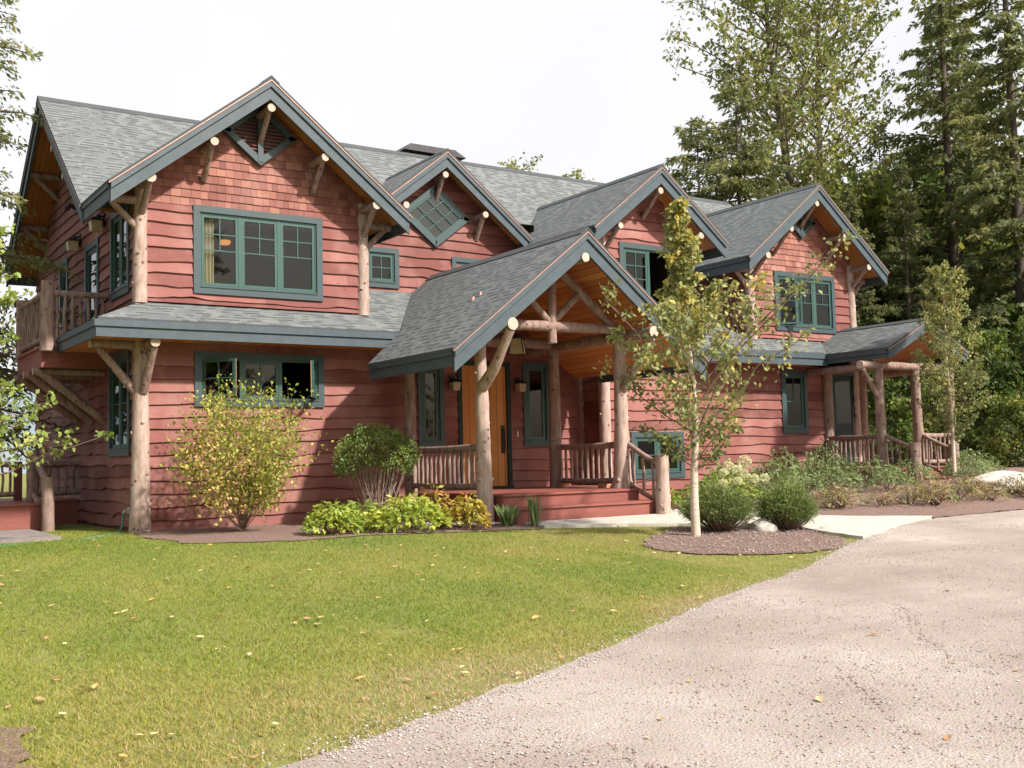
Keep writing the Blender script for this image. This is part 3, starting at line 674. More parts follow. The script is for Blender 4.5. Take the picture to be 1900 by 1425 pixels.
for x, s in ((12.80, -1), (16.08, 1)):
    purlin(x, 5.08, 0, -.57, .07, .42)
    LG('purlin', [(x, .0, 4.86), (x+s*.5, .0, 4.86)], .062); LG('knee_brace', [(x+s*.4, .0, 4.82), (x+s*.05, .0, 4.46)], .05)
    LG('log_post', [(x, 0, ZWB-.05 if s < 0 else .3), (x, 0, 4.4), (x, 0, 5.2)], [.12, .105, .09], mat='log_pale', ends=False, knots=6)
for x, z in ((9.22, 5.88), (8.22, 5.12), (10.22, 5.12)): purlin(x, z, -.68, -1.25, knee=.42)
for x, z in ((5.79, 6.24), (6.66, 5.57), (4.95, 5.57)): purlin(x, z, YS, .83, knee=.42)
for y, z in ((YR, 7.2), (3.50, 6.52), (2.60, 5.82), (5.55, 6.52), (6.6, 5.72)):
    LG('purlin', [(.1, y, z), (-.57, y, z)], .062); LG('knee_brace', [(-.44, y, z-.04), (.0, y, z-.46)], .045)
# lower corner post with its forked braces
LG('log_post', [(0, 0, -.05), (0, 0, .25), (0, 0, 1.6), (0, 0, 2.85)], [.165, .145, .122, .105], mat='log_pale', ends=False, knots=7, n=14, label='tall flared log post at the left corner of the house')
LG('purlin', [(0.05, .1, 2.73), (0.05, -.60, 2.73)], .075); LG('knee_brace', [(0.05, -.5, 2.67), (0.01, -.08, 2.05)], [.06, .07])
LG('purlin', [(.05, .0, 2.74), (-.72, .0, 2.74)], .07); LG('knee_brace', [(-.6, .0, 2.68), (-.07, .0, 2.05)], [.055, .065])
LG('log_post', [(8.18, -.68, .3), (8.18, -.68, 5.1)], .11, mat='log_pale', ends=False, knots=5); LG('log_post', [(8.16, .02, .4), (8.16, .02, 2.9)], .10, ends=False)
# entry porch
LG('log_post', [(4.22, -2.72, -.05), (4.23, -2.70, .5), (4.24, -2.66, 1.9), (4.26, -2.62, 2.85)], [.135, .118, .098, .085], mat='log_pale', ends=False, knots=16, n=14, label='knotty log post left of the entry steps')
LG('knee_brace', [(4.24, -2.72, 2.02), (4.25, -3.0, 2.25), (4.27, -3.42, 2.80)], [.095, .078, .070], mat='log_pale')
LG('plate_log', [(4.27, -3.50, 2.87), (4.26, -.4, 2.87), (4.26, .05, 2.87)], .095)
LG('log_post', [(6.93, -2.62, .40), (6.93, -2.63, .55), (6.92, -2.64, 1.4), (6.92, -2.65, 2.86)], [.20, .15, .115, .10], mat='log_pale', ends=False, knots=6, n=14, label='flared log post right of the entry steps')
LG('knee_brace', [(6.92, -2.72, 2.02), (6.95, -3.42, 2.78)], [.08, .065]); LG('plate_log', [(6.95, -3.50, 2.87), (6.93, .05, 2.87)], .095)
LG('log_post', [(6.93, -.82, .40), (6.93, -.82, 2.85)], [.115, .095], ends=False); LG('log_post', [(4.26, -.42, .0), (4.26, -.42, 2.85)], [.105, .095], ends=False)
LG('tie_beam', [(4.27, -2.65, 2.97), (6.95, -2.65, 2.99)], .082); LG('king_post', [(5.60, -2.65, 3.82), (5.58, -2.66, 2.72)], [.066, .075])
for s in (-1, 1):
    LG('rafter_log', [(X2-.06+s*.1, -2.65, 3.92), (X2-.06+s*1.22, -2.65, 3.03)], .07, ends=False); LG('strut', [(5.58+s*.04, -2.65, 3.05), (5.58+s*.52, -2.65, 3.50)], .055, ends=False)
LG('plate_log', [(5.62, -3.52, 3.93), (5.62, .0, 3.93)], .075)
LG('beam', [(4.26, -.82, 2.93), (6.93, -.82, 2.93)], .09)
# side porch
LG('log_post', [(14.50, -1.88, .2), (14.50, -1.88, 2.62)], [.115, .095], ends=False, knots=4); LG('log_post', [(15.72, -1.88, .2), (15.72, -1.88, 2.62)], [.115, .095], ends=False, knots=4)
LG('log_post', [(15.06, -.06, .3), (15.06, -.06, 2.7)], [.12, .11], ends=False); LG('log_post', [(16.28, -.06, .3), (16.28, -.06, 2.7)], .10, ends=False)
LG('tie_beam', [(13.90, -1.90, 2.68), (17.0, -1.90, 2.68)], .085); LG('plate_log', [(14.50, -1.9, 2.69), (14.50, .0, 2.69)], .09)
LG('plate_log', [(16.9, -1.9, 2.69), (16.9, .0, 2.69)], .09); LG('log_post', [(16.9, -1.88, .3), (16.9, -1.88, 2.62)], [.12, .10], ends=False)
LG('knee_brace', [(13.98, -1.90, 2.60), (14.42, -1.90, 2.0)], .05)

# ------------------------------------------------------------------ decks, steps, rails
def railing(A, B, zt, zl, n, rr=.055, rb=.027, seed=0, name='railing', mat='log', over=.0, label=None, both=True):
    A, B = Vector(A), Vector(B); rg = random.Random(seed); d = B-A
    mb = MB()
    def rail(z0, z1, r): mb.tube([A+Vector((0, 0, z0))-d*over, A.lerp(B, .5)+Vector((rg.uniform(-.01, .01), rg.uniform(-.01, .01), (z0+z1)/2-.012)), B+Vector((0, 0, z1))+d*over], [r, r*.95, r*.9], 10, 0, 0, .03, seed)
    zt = zt if isinstance(zt, tuple) else (zt, zt); zl = zl if isinstance(zl, tuple) else (zl, zl)
    rail(zt[0], zt[1], rr)
    o = mb.build(name, [mat], H, smooth=True, label=label)
    if both: mb = MB(); rail(zl[0], zl[1], rr*.9); mb.build('bottom_rail', [mat], o, smooth=True)
    for k in range(n):
        t = (k+.6)/(n+.2); p = A.lerp(B, t); lo = zl[0]*(1-t)+zl[1]*t; hi = zt[0]*(1-t)+zt[1]*t
        q = MB(); j = rg.uniform(-.012, .012); q.tube([p+Vector((j, j, lo)), p+Vector((-j, 0, (lo+hi)/2)), p+Vector((j, -j, hi))], [rb*rg.uniform(.85, 1.15)]*3, 7, 0, 0, .06, k+seed)
        q.build('baluster', [mat], o, smooth=True)
    return o
def boards(nm, x0, x1, y0, y1, z0, z1, lab=None, axis='x', bw=.14):
    mb = MB(); n = max(1, int(round((y1-y0)/bw)))
    for k in range(n):
        a, b = y0+(y1-y0)*k/n, y0+(y1-y0)*(k+1)/n-.006; mb.box((x0, a, z1-.035), (x1, b, z1))
    mb.box((x0+.02, y0+.03, z0), (x1-.02, y0+.07, z1-.037)); mb.box((x0+.02, y0+.07, z0), (x0+.06, y1, z1-.037)); mb.box((x1-.06, y0+.07, z0), (x1-.02, y1, z1-.037))
    mb.box((x0+.07, y0+.08, z0), (x1-.07, y1-.01, z1-.06), 1)
    return mb.build(nm, ['deck', 'iron'], H, label=lab)
boards('porch_deck', 4.36, 6.99, -3.0, -.02, -.05, .42, 'red painted deck of the entry porch'); boards('porch_deck', 6.995, 8.10, -2.55, -.02, -.05, .418)
boards('step', 4.36, 7.14, -3.36, -3.005, -.08, .235, 'red painted step before the entry porch')
boards('step', 14.75, 15.6, -2.7, -2.13, .1, .36); boards('porch_deck', 14.4, 16.95, -2.1, -.02, 0, .56, 'red deck of the side porch')
railing((4.25, -2.6, 0), (4.25, -.45, 0), 1.12, .54, 15, seed=1, label='log railing left of the front door')
railing((6.93, -2.55, 0), (6.93, -.88, 0), 1.12, .54, 11, seed=2, label='log railing right of the front door')
for y in (-2.2, -1.1):
    q = MB(); q.box((6.86, y, .42), (7.0, y+.13, .50)); q.build('rail_block', 'raw_wood', H)
railing((6.97, -2.74, 0), (7.02, -3.40, 0), (1.13, .80), (.50, .20), 3, seed=3, name='stair_railing', label='sloping log railing beside the entry steps', rb=.024, rr=.045)
LG('newel_post', [(7.03, -3.46, .0), (7.03, -3.46, .95)], [.12, .105], mat='log_pale', knots=2, label='stout log newel at the foot of the entry steps')
railing((15.0, -.12, 0), (14.55, -1.80, 0), 1.22, .66, 11, seed=4, label='log railing along the side porch')
railing((15.85, -1.9, 0), (16.85, -1.9, 0), 1.22, .66, 6, seed=5)
railing((14.52, -1.98, 0), (14.48, -2.62, 0), (1.22, .98), (.62, .36), 3, seed=6, name='stair_railing', rb=.022, rr=.042); railing((15.74, -1.98, 0), (15.76, -2.62, 0), (1.22, .92), (.62, .34), 3, seed=7, name='stair_railing', rb=.022, rr=.042)
LG('newel_post', [(14.45, -2.70, .15), (14.45, -2.70, 1.06)], .11, knots=1); LG('newel_post', [(15.76, -2.70, .15), (15.76, -2.70, 1.02)], .10, knots=1)
# balcony on the left end
bm = MB(); bm.box((-1.02, 1.86, 2.55), (-.02, 3.9, 2.84)); bm.box((-1.06, 1.84, 2.84), (-.02, 3.94, 2.88)); bm.build('balcony', ['deck'], H, label='red edged balcony on the left end wall')
LG('newel_post', [(-.95, 1.78, 2.80), (-.95, 1.78, 3.90)], [.105, .10], knots=2); LG('newel_post', [(-.98, 3.75, 2.80), (-.98, 3.75, 3.85)], .10)
railing((-.88, 1.78, 0), (-.04, 1.76, 0), 3.72, 3.0, 7, seed=8, label='log railing across the front of the balcony'); railing((-.97, 1.9, 0), (-.98, 3.68, 0), 3.72, 3.0, 9, seed=9); railing((-.9, 3.75, 0), (-.04, 3.75, 0), 3.72, 3.0, 6, seed=19)
for y in (2.1, 2.9, 3.7): LG('brace_log', [(-.98, y, 2.50), (-.0, y, 1.72)], .07); LG('floor_log', [(-1.1, y, 2.50), (.0, y, 2.50)], .06)
# lower deck on the left end
boards('side_deck', -5.5, -.85, 2.0, 6.5, -.5, .43, 'red skirted deck left of the house'); boards('side_deck', -.845, -.02, 3.75, 6.5, -.6, .428)
LG('newel_post', [(-.92, 3.0, .40), (-.92, 3.0, 1.28)], .095); LG('newel_post', [(-.94, 1.75, -.1), (-.94, 1.75, .83)], .095, knots=2, label='log newel post beside the left deck')
railing((-.92, 2.95, 0), (-.94, 1.78, 0), (1.18, .74), (.55, .2), 0, seed=10, name='stair_railing'); railing((-.85, 3.80, 0), (-.04, 3.80, 0), 1.05, .55, 6, seed=11, label='log railing beside the end wall')
railing((-5.4, 3.9, 0), (-1.05, 3.9, 0), 1.06, .55, 36, seed=12, rb=.022, label='dark railing along the left deck')
q = MB(); q.box((-1.06, 3.84, .435), (-.94, 3.96, 1.10)); q.build('deck_post', 'siding', H)

# ------------------------------------------------------------------ chimney, lamps, small fittings
q = MB(); q.box((7.1, 4.75, 7.0), (8.25, 5.5, 7.78)); ch = q.build('chimney', 'chimney_cap', H)
q = MB(); q.hexa([(6.9, 4.45, 7.80), (8.5, 4.45, 7.80), (8.5, 5.65, 7.80), (6.9, 5.65, 7.80), (7.15, 4.6, 8.0), (8.3, 4.6, 8.0), (8.3, 5.5, 8.0), (7.15, 5.5, 8.0)]); q.build('chimney_cap', 'chimney_cap', ch)
def wall_lamp(p, n, s=1., lit=False):
    p, n = Vector(p), Vector(n); u = n.cross(Vector((0, 0, 1))); q = MB(); Q = lambda a, b, c: p+u*a*s+n*b*s+Vector((0, 0, c*s))
    def hb(a0, a1, b0, b1, c0, c1, mi=0): q.hexa([Q(a0, b0, c0), Q(a1, b0, c0), Q(a1, b1, c0), Q(a0, b1, c0), Q(a0, b0, c1), Q(a1, b0, c1), Q(a1, b1, c1), Q(a0, b1, c1)], mi)
    hb(-.05, .05, 0, .02, -.02, .16); hb(-.015, .015, .02, .10, .10, .125)
    q.hexa([Q(-.11, .01, .045), Q(.11, .01, .045), Q(.11, .21, .045), Q(-.11, .21, .045), Q(-.03, .08, .10), Q(.03, .08, .10), Q(.03, .14, .10), Q(-.03, .14, .10)])
    o = q.build('wall_lamp', 'iron', H); g2 = MB(); q = g2
    q.hexa([Q(-.06, .05, -.10), Q(.06, .05, -.10), Q(.06, .17, -.10), Q(-.06, .17, -.10), Q(-.075, .035, .043), Q(.075, .035, .043), Q(.075, .185, .043), Q(-.075, .185, .043)])
    q.build('lamp_glass', 'lamp_glass', o)
wall_lamp((5.30, -.04, 2.24), (0, -1, 0)); wall_lamp((6.68, -.04, 2.24), (0, -1, 0)); wall_lamp((-.04, 2.02, 4.93), (-1, 0, 0), 1.2); wall_lamp((-.04, 3.72, 4.90), (-1, 0, 0), 1.2)
q = MB(); q.tube([(5.50, -1.8, 3.9), (5.50, -1.8, 2.93)], .008, 6); q.lathe([(.01, .20), (.09, .16), (.15, .13), (.15, .115)], (5.50, -1.8, 2.76), 4)
for k in range(4):
    a = math.pi/2*k; q.tube([(5.50+.12*math.cos(a), -1.8+.12*math.sin(a), 2.88), (5.50+.17*math.cos(a), -1.8+.17*math.sin(a), 2.64)], .009, 4)
pn = q.build('pendant_lamp', 'iron', H, label='hanging lantern under the porch gable'); q = MB(); q.lathe([(.115, .235), (.165, 0.0)], (5.50, -1.8, 2.64), 4); q.build('lamp_glass', 'lamp_glass', pn)
q = MB(); q.box((-.06, 3.9, 5.52), (-.04, 4.05, 5.66)); q.tube([(-.05, 3.98, 5.60), (-.16, 3.98, 5.66), (-.20, 3.95, 5.58)], [.03, .045, .05], 8); q.build('security_light', 'iron', H)
q = MB(); q.box((6.645, -.052, 1.33), (6.675, -.036, 1.43)); q.build('doorbell', 'plastic_white', H)
q = MB(); q.tube([(4.50, -2.30, 3.44), (4.50, -2.30, 3.485), (4.52, -2.28, 3.50)], [.032, .02, .022], 8); q.tube([(4.40, -2.24, 3.36), (4.40, -2.24, 3.405), (4.42, -2.22, 3.42)], [.038, .026, .028], 8); q.build('roof_vent', 'copper', H, label='small copper vent on the porch roof')
q = MB(); q.box((-.055, .42, .26), (-.036, .52, .36)); q.tube([(-.05, .47, .31), (-.11, .47, .31), (-.13, .47, .27)], [.018, .018, .022], 8); q.build('hose_tap', 'concrete', H)
# ================================================================== GROUND
def inside(poly, X, Y):
    X, Y = np.asarray(X), np.asarray(Y); c = np.zeros(X.shape, bool); n = len(poly)
    for i in range(n):
        x1, y1 = poly[i]; x2, y2 = poly[(i+1) % n]
        if y1 == y2: continue
        k = ((y1 > Y) != (y2 > Y)) & (X < (x2-x1)*(Y-y1)/(y2-y1)+x1); c ^= k
    return c
def segdist(poly, X, Y, closed=False):
    X, Y = np.asarray(X, float), np.asarray(Y, float); d = np.full(X.shape, 1e9)
    for i in range(len(poly)-(0 if closed else 1)):
        a, b = poly[i], poly[(i+1) % len(poly)]; vx, vy = b[0]-a[0], b[1]-a[1]
        t = np.clip(((X-a[0])*vx+(Y-a[1])*vy)/(vx*vx+vy*vy), 0, 1); d = np.minimum(d, np.hypot(X-a[0]-t*vx, Y-a[1]-t*vy))
    return d
def smooth_poly(P, n=5, closed=False):
    out = []; m = len(P)
    for i in range(m if closed else m-1):
        p = [Vector(P[(i+k) % m]) if closed else Vector(P[min(max(i+k, 0), m-1)]) for k in (-1, 0, 1, 2)]
        for k in range(n):
            t = k/n; q = .5*((2*p[1])+(p[2]-p[0])*t+(2*p[0]-5*p[1]+4*p[2]-p[3])*t*t+(3*p[1]-p[0]-3*p[2]+p[3])*t**3); out.append((q.x, q.y))
    if not closed: out.append(tuple(P[-1]))
    return out
DEDGE = [(-9, -12.6), (-5, -12.2), (-2.53, -11.62), (-1.98, -11.44), (-1.13, -11.09), (.04, -10.58), (1.32, -9.95), (2.49, -9.36), (4.1, -8.73), (5.4, -8.05), (6.23, -7.61), (6.95, -7.28), (9.03, -6.39), (10.28, -6.05), (12.34, -6.0), (16, -6.1), (24, -6.2), (34, -6.2)]
DE = smooth_poly(DEDGE, 5)
DRIVE = DE+[(34, -40), (-12, -40), (-12, -13)]
ISL = smooth_poly([(4.43, -6.01), (4.10, -6.6), (4.22, -7.2), (4.69, -7.58), (5.32, -7.8), (6.1, -7.66), (6.70, -7.2), (7.05, -6.6), (7.25, -5.9), (6.8, -5.3), (6.2, -5.05), (5.5, -5.25)], 5, True)
LTOP = [(-9, 1.9), (-3.3, 1.9), (-3.25, -.95), (-1.2, -.8), (-1.15, 1.4), (-.15, 1.6), (-.15, -.1), (-.38, -1.2), (-.3, -2.9), (.3, -3.3), (1.01, -3.52), (1.97, -3.42), (2.96, -3.77), (4.24, -4.02)]
SLAB = [(4.45, -3.40), (7.15, -3.40), (8.02, -2.96), (8.5, -4.0), (8.88, -5.0), (9.31, -5.40), (10.25, -5.98), (9.0, -6.36), (7.0, -7.24), (7.08, -6.6), (7.28, -5.9), (6.9, -5.25), (6.24, -4.82), (5.41, -4.36), (4.4, -3.95)]
LAWN = [(-9, -12.6)]+[p for p in DE[1:] if p[0] < 6.98]+[(7.08, -6.6), (7.28, -5.9), (6.9, -5.25), (6.24, -4.82), (5.41, -4.36)]+LTOP[::-1]
rs = np.random.RandomState(7)
def wob(P, a=.03, seed=1, closed=True):
    r = np.random.RandomState(seed); out = []; n = len(P)
    for i in range(n if closed else n-1):
        p, q = P[i], P[(i+1) % n]; L = math.hypot(q[0]-p[0], q[1]-p[1]); m = max(1, min(40, int(L/.12)))
        for k in range(m):
            t = k/m; out.append((p[0]+(q[0]-p[0])*t+r.normal()*a, p[1]+(q[1]-p[1])*t+r.normal()*a))
    return out
def vnoise(X, Y, s, seed=0):
    r = np.random.RandomState(seed); v = 0
    for k in range(7):
        a = r.uniform(0, 6.28); f = s*r.uniform(.6, 1.7); v = v+np.sin(X*math.cos(a)*f+Y*math.sin(a)*f+r.uniform(0, 6.28))
    return v/7**.5/1.4
def G(X, Y): return np.vectorize(g)(X, Y)
def dryness(X, Y):
    d1 = np.where((Y < -6.6) & (X > 3.6), segdist(ISL, X, Y, True), 9); d2 = segdist(DE, X, Y)
    n = vnoise(X, Y, 2.2, 5)*.5+.5; m = vnoise(X, Y, .9, 9)*.5+.5
    return np.clip(1.3*np.exp(-(d1/1.1)**2)+.85*np.exp(-(d2/.6)**2)*(.3+n)+.55*np.clip(m+.35*n-.85, 0, 1)*2+.9*np.exp(-((X-1)/2.5)**2-((Y+10.6)/.7)**2)*n, 0, 1)
def grid_mesh(name, xs, ys, zf, mat):
    X, Y = np.meshgrid(xs, ys); Z = zf(X, Y); n, m = X.shape
    V = np.stack([X.ravel(), Y.ravel(), Z.ravel()], 1); i = np.arange((n-1)*m).reshape(n-1, m)[:, :-1].ravel()
    F = np.stack([i, i+1, i+m+1, i+m], 1)
    return np_mesh(name, V, F, [mat], smooth=True)
def np_mesh(name, V, F, mats, rnd=None, mi=None, smooth=False):
    me = bpy.data.meshes.new(name); V = np.ascontiguousarray(V, 'f4'); F = np.ascontiguousarray(F, 'i4'); k = F.shape[1]
    me.vertices.add(len(V)); me.vertices.foreach_set('co', V.ravel()); me.loops.add(F.size); me.loops.foreach_set('vertex_index', F.ravel())
    me.polygons.add(len(F)); me.polygons.foreach_set('loop_start', np.arange(len(F), dtype='i4')*k); me.polygons.foreach_set('loop_total', np.full(len(F), k, 'i4'))
    for m in mats: me.materials.append(M[m])
    if mi is not None: me.polygons.foreach_set('material_index', mi.astype('i4'))
    me.update(calc_edges=True)
    if rnd is not None: a = me.attributes.new('rnd', 'FLOAT', 'FACE'); a.data.foreach_set('value', rnd.astype('f4'))
    if smooth: me.polygons.foreach_set('use_smooth', np.ones(len(F), bool))
    me.validate(); return me
def axis(pts):
    out = []
    for a, b, s in pts: out += list(np.arange(a, b, s))
    return np.array(out+[pts[-1][1]])
gx = axis([(-1500, -200, 130), (-200, -30, 17), (-30, -9, 2), (-9, 17, .2), (17, 60, 2), (60, 300, 24), (300, 2000, 170)])
gy = axis([(-600, -60, 90), (-60, -20, 5), (-20, 2, .2), (2, 40, 3), (40, 300, 26), (300, 2000, 170)])
ground = link('ground', grid_mesh('ground', gx, gy, G, 'lawn'), kind='structure')
def draped(name, poly, dz, mat, sp=.2, wb=.02, seed=1, und=0., lim=None, zf=None):
    P = wob(poly, wb, seed) if wb else wob(poly, 0, seed); x0, x1 = min(p[0] for p in P), max(p[0] for p in P); y0, y1 = min(p[1] for p in P), max(p[1] for p in P)
    if lim: x0, x1, y0, y1 = max(x0, lim[0]), min(x1, lim[1]), max(y0, lim[2]), min(y1, lim[3])
    X, Y = np.meshgrid(np.arange(x0, x1, sp), np.arange(y0, y1, sp)); X, Y = X.ravel(), Y.ravel(); r = np.random.RandomState(seed)
    X = X+r.uniform(-.2, .2, X.shape)*sp; Y = Y+r.uniform(-.2, .2, Y.shape)*sp
    k = inside(P, X, Y) & (segdist(P, X, Y, True) > sp*.35); X, Y = X[k], Y[k]
    pts = [Vector(p) for p in P]+[Vector((a, b)) for a, b in zip(X, Y)]; n = len(P)
    vs, es, fs, _, _, _ = geometry.delaunay_2d_cdt(pts, [(i, (i+1) % n) for i in range(n)], [], 1, 1e-5)
    xs, ys = np.array([v.x for v in vs]), np.array([v.y for v in vs]); zs = G(xs, ys)+dz
    if und:
        e = np.clip(segdist(P, xs, ys, True)/.4, 0, 1); zs = zs+e*(und*(vnoise(xs, ys, 3.1, 3)*.6+vnoise(xs, ys, 9, 4)*.4))
    if zf is not None: zs = zs+zf(xs, ys)
    me = np_mesh(name, np.stack([xs, ys, zs], 1), np.array([f for f in fs if len(f) == 3]), [mat], smooth=True)
    return link(name, me, kind='structure')
# tyre marks: shallow ribbed grooves pressed into the gravel
TR = [smooth_poly([(3.3, -10.4), (2.96, -10.88), (2.37, -11.35), (1.94, -11.9), (1.7, -12.4)], 6), smooth_poly([(.9, -11.9), (.45, -12.5), (.15, -13.0), (0, -13.4)], 6), smooth_poly([(-1.1, -12.2), (-1.3, -12.7), (-1.6, -13.1)], 5)]
def tracks(x, y):
    z = 0*x
    for T in TR:
        d = segdist(T, x, y); z = z+np.where(d < .11, -.010*np.cos(d/.11*4.7)*(1+.6*np.sin((x*.6-y)*75)), 0)
    return z
DN = [p for p in DE if -7 < p[0] < 13.5]
draped('driveway', DRIVE, .006, 'gravel', 1.3, .012, 3)
NEAR = DN+[(13.5, -12), (7, -15), (-5.5, -15.0)]
draped('driveway_surface', NEAR, .014, 'gravel', .075, .022, 4, und=.006, zf=tracks)
draped('mulch_bed', ISL, .016, 'mulch', .12, .03, 5, und=.02)
FB = [(-.3, -2.9), (.3, -3.3), (1.01, -3.52), (1.97, -3.42), (2.96, -3.77), (4.24, -4.02), (4.4, -3.9), (4.4, -.5), (4.4, .02), (-.1, .02), (-.35, -1.2)]
draped('mulch_bed', FB, .012, 'mulch', .2, .03, 6, und=.02)
RB = [(7.9, -2.8), (8.02, -2.9), (8.5, -4.0), (8.9, -4.95), (9.4, -5.36), (10.3, -5.99), (12.34, -5.97), (16, -6.08), (24, -6.18), (34, -6.18), (34, 3), (16.5, 3), (16, 0), (8, 0)]
draped('mulch_bed', RB, .02, 'mulch', .3, .03, 8, und=.02)
draped('mulch_bed', [(-6, -9.6), (-3.62, -9.9), (-3.40, -10.4), (-3.42, -11.2), (-3.9, -11.9), (-6, -11.6)], .012, 'mulch', .2, .04, 9, und=.01)
# flagstone path
P = wob(SLAB, .015, 12); mb = MB(); zt_ = [g(x, y)+.045 for x, y in P]
vs, es, fs, _, _, _ = geometry.delaunay_2d_cdt([Vector(p) for p in P], [(i, (i+1) % len(P)) for i in range(len(P))], [], 1, 1e-5)
for f in fs: mb.face([(vs[k].x, vs[k].y, g(vs[k].x, vs[k].y)+.045) for k in f])
for i in range(len(P)):
    a, b = P[i], P[(i+1) % len(P)]; mb.face([(*a, g(*a)+.045), (*b, g(*b)+.045), (*b, g(*b)-.1), (*a, g(*a)-.1)])
mb.build('stone_path', 'concrete', kind='structure')
# far wooded hill beyond the lake side
hx = np.linspace(-900, 1500, 160); hy = np.linspace(420, 900, 20)
link('hill', grid_mesh('hill', hx, hy, lambda X, Y: -8+66*np.sin(np.clip((Y-420)/480, 0, 1)*math.pi*.9)*(.75+.25*np.sin(X*.006+1.5))+2.2*vnoise(X, Y, .09, 3), 'hill_hazed'), kind='structure')

q = MB(); q.face([(-1500, 24, -4.2), (2000, 24, -4.2), (2000, 900, -4.2), (-1500, 900, -4.2)]); q.build('lake', 'water', kind='structure')
# ------------------------------------------------------------------ grass blades, pebbles, chips
def scatter(n, poly, seed, pw=1.0, near=3.):
    r = np.random.RandomState(seed); x0, x1 = min(p[0] for p in poly), max(p[0] for p in poly); y0, y1 = min(p[1] for p in poly), max(p[1] for p in poly)
    ox, oy = [], []
    tot = 0
    while tot < n:
        X, Y = r.uniform(x0, x1, n), r.uniform(y0, y1, n); d = np.hypot(X-CAM.x, Y-CAM.y); k = r.uniform(0, 1, n) < (near/np.maximum(d, near))**pw
        X, Y = X[k], Y[k]; k = inside(poly, X, Y); ox.append(X[k]); oy.append(Y[k]); tot += k.sum()
    return np.concatenate(ox)[:n], np.concatenate(oy)[:n]
def blades(name, X, Y, h, w_, mat, seed, rnd, lean=.5):
    r = np.random.RandomState(seed); n = len(X); Z = G(X, Y)+.0; a = r.uniform(0, 2*math.pi, n); b = r.uniform(0, 2*math.pi, n); hh = h*r.uniform(.55, 1.35, n); ll = hh*r.uniform(0, lean*2, n)
    V = np.empty((n, 3, 3)); V[:, 0] = np.stack([X-np.cos(a)*w_, Y-np.sin(a)*w_, Z], 1); V[:, 1] = np.stack([X+np.cos(a)*w_, Y+np.sin(a)*w_, Z], 1)
    V[:, 2] = np.stack([X+np.cos(b)*ll, Y+np.sin(b)*ll, Z+hh], 1)
    return np_mesh(name, V.reshape(-1, 3), np.arange(3*n).reshape(n, 3), [mat], rnd)
LAWN2 = wob(LAWN, .05, 21); X, Y = scatter(430000, LAWN2, 3, 1.2, 4.5); k = ~inside(wob(ISL, .03, 5), X, Y); X, Y = X[k], Y[k]
dry = dryness(X, Y); k = rs.uniform(0, 1, len(X)) > dry*.5+np.clip(vnoise(X, Y, 5, 12)-.75, 0, 1)*.8; X, Y, dry = X[k], Y[k], dry[k]
rn = np.clip(.30+.15*rs.normal(size=len(X))+vnoise(X, Y, 1.1, 2)*.19+vnoise(X, Y, 3.7, 6)*.13+np.clip((-8.5-Y)*.05, 0, .12)+dry*.55, 0, 1)
link('grass', blades('grass', X, Y, .024, .0034, 'blade', 4, rn, .9), kind='stuff', label='short mown green lawn with yellowing patches', category='grass')
def chips(name, X, Y, s0, s1, flat, seed, dz=.0, rnd=None, mat='stones'):
    r = np.random.RandomState(seed); n = len(X); Z = G(X, Y)+dz
    base = np.array([(1, 0, 0), (0, 1, 0), (-1, 0, 0), (0, -1, 0), (.15, .1, 1), (0, 0, -.5)], float); F = np.array([(0, 1, 4), (1, 2, 4), (2, 3, 4), (3, 0, 4), (1, 0, 5), (2, 1, 5), (3, 2, 5), (0, 3, 5)])
    V = base[None]*(1+r.uniform(-.3, .3, (n, 6, 3))); s = s0+(s1-s0)*r.uniform(0, 1, n)**2.5; V = V*s[:, None, None]; V[:, :, 2] *= flat
    a = r.uniform(0, 6.28, n); c, s_ = np.cos(a)[:, None], np.sin(a)[:, None]; VX = V[:, :, 0]*c-V[:, :, 1]*s_*.8; VY = V[:, :, 0]*s_+V[:, :, 1]*c*.8
    V = np.stack([VX+X[:, None], VY+Y[:, None], V[:, :, 2]+Z[:, None]], 2); FF = (F[None]+6*np.arange(n)[:, None, None]).reshape(-1, 3)
    return np_mesh(name, V.reshape(-1, 3), FF, [mat], np.repeat(r.uniform(0, 1, n) if rnd is None else rnd, 8))
X, Y = scatter(90000, NEAR, 11, 1.5, 4.); k = rs.uniform(0, 1, len(X)) < .28+1.1*np.clip(vnoise(X, Y*1.6, 1.7, 14)+.1, 0, 1); X, Y = X[k], Y[k]; link('gravel', chips('gravel', X, Y, .003, .012, .55, 1, .017), kind='stuff', label='loose small gravel stones spread over the driveway', category='gravel')
a = np.concatenate([scatter(2600, wob(ISL, .02, 5), 12, 0)[0:1], ]); X1, Y1 = scatter(3200, ISL, 12, .5); X2, Y2 = scatter(4200, [(p[0], p[1]) for p in RB[:-2]]+[(16, 0), (8, 0)], 13, 1.5, 8)
X = np.concatenate([X1, X2]); Y = np.concatenate([Y1, Y2]); link('mulch', chips('mulch', X, Y, .006, .024, .35, 2, .03, np.clip(np.random.RandomState(1).uniform(-.25, .85, len(X)), 0, 1)), kind='stuff', label='shredded brown bark mulch with pale chips in the beds', category='mulch')
PB = [(2.9, -2.9), (4.2, -3.3), (4.2, -2.9), (3.2, -2.4)]; X, Y = scatter(420, PB, 15, 0); X3_, Y3_ = scatter(260, [(7.3, -3.3), (8.1, -2.95), (8.3, -2.75), (7.3, -3.0)], 16, 0)
X = np.concatenate([X, X3_]); Y = np.concatenate([Y, Y3_]); link('pebbles', chips('pebbles', X, Y, .02, .045, .6, 3, .03, np.random.RandomState(1).uniform(.7, 1, len(X))), kind='stuff', label='white river pebbles under the eaves beside the entry steps', category='pebbles')
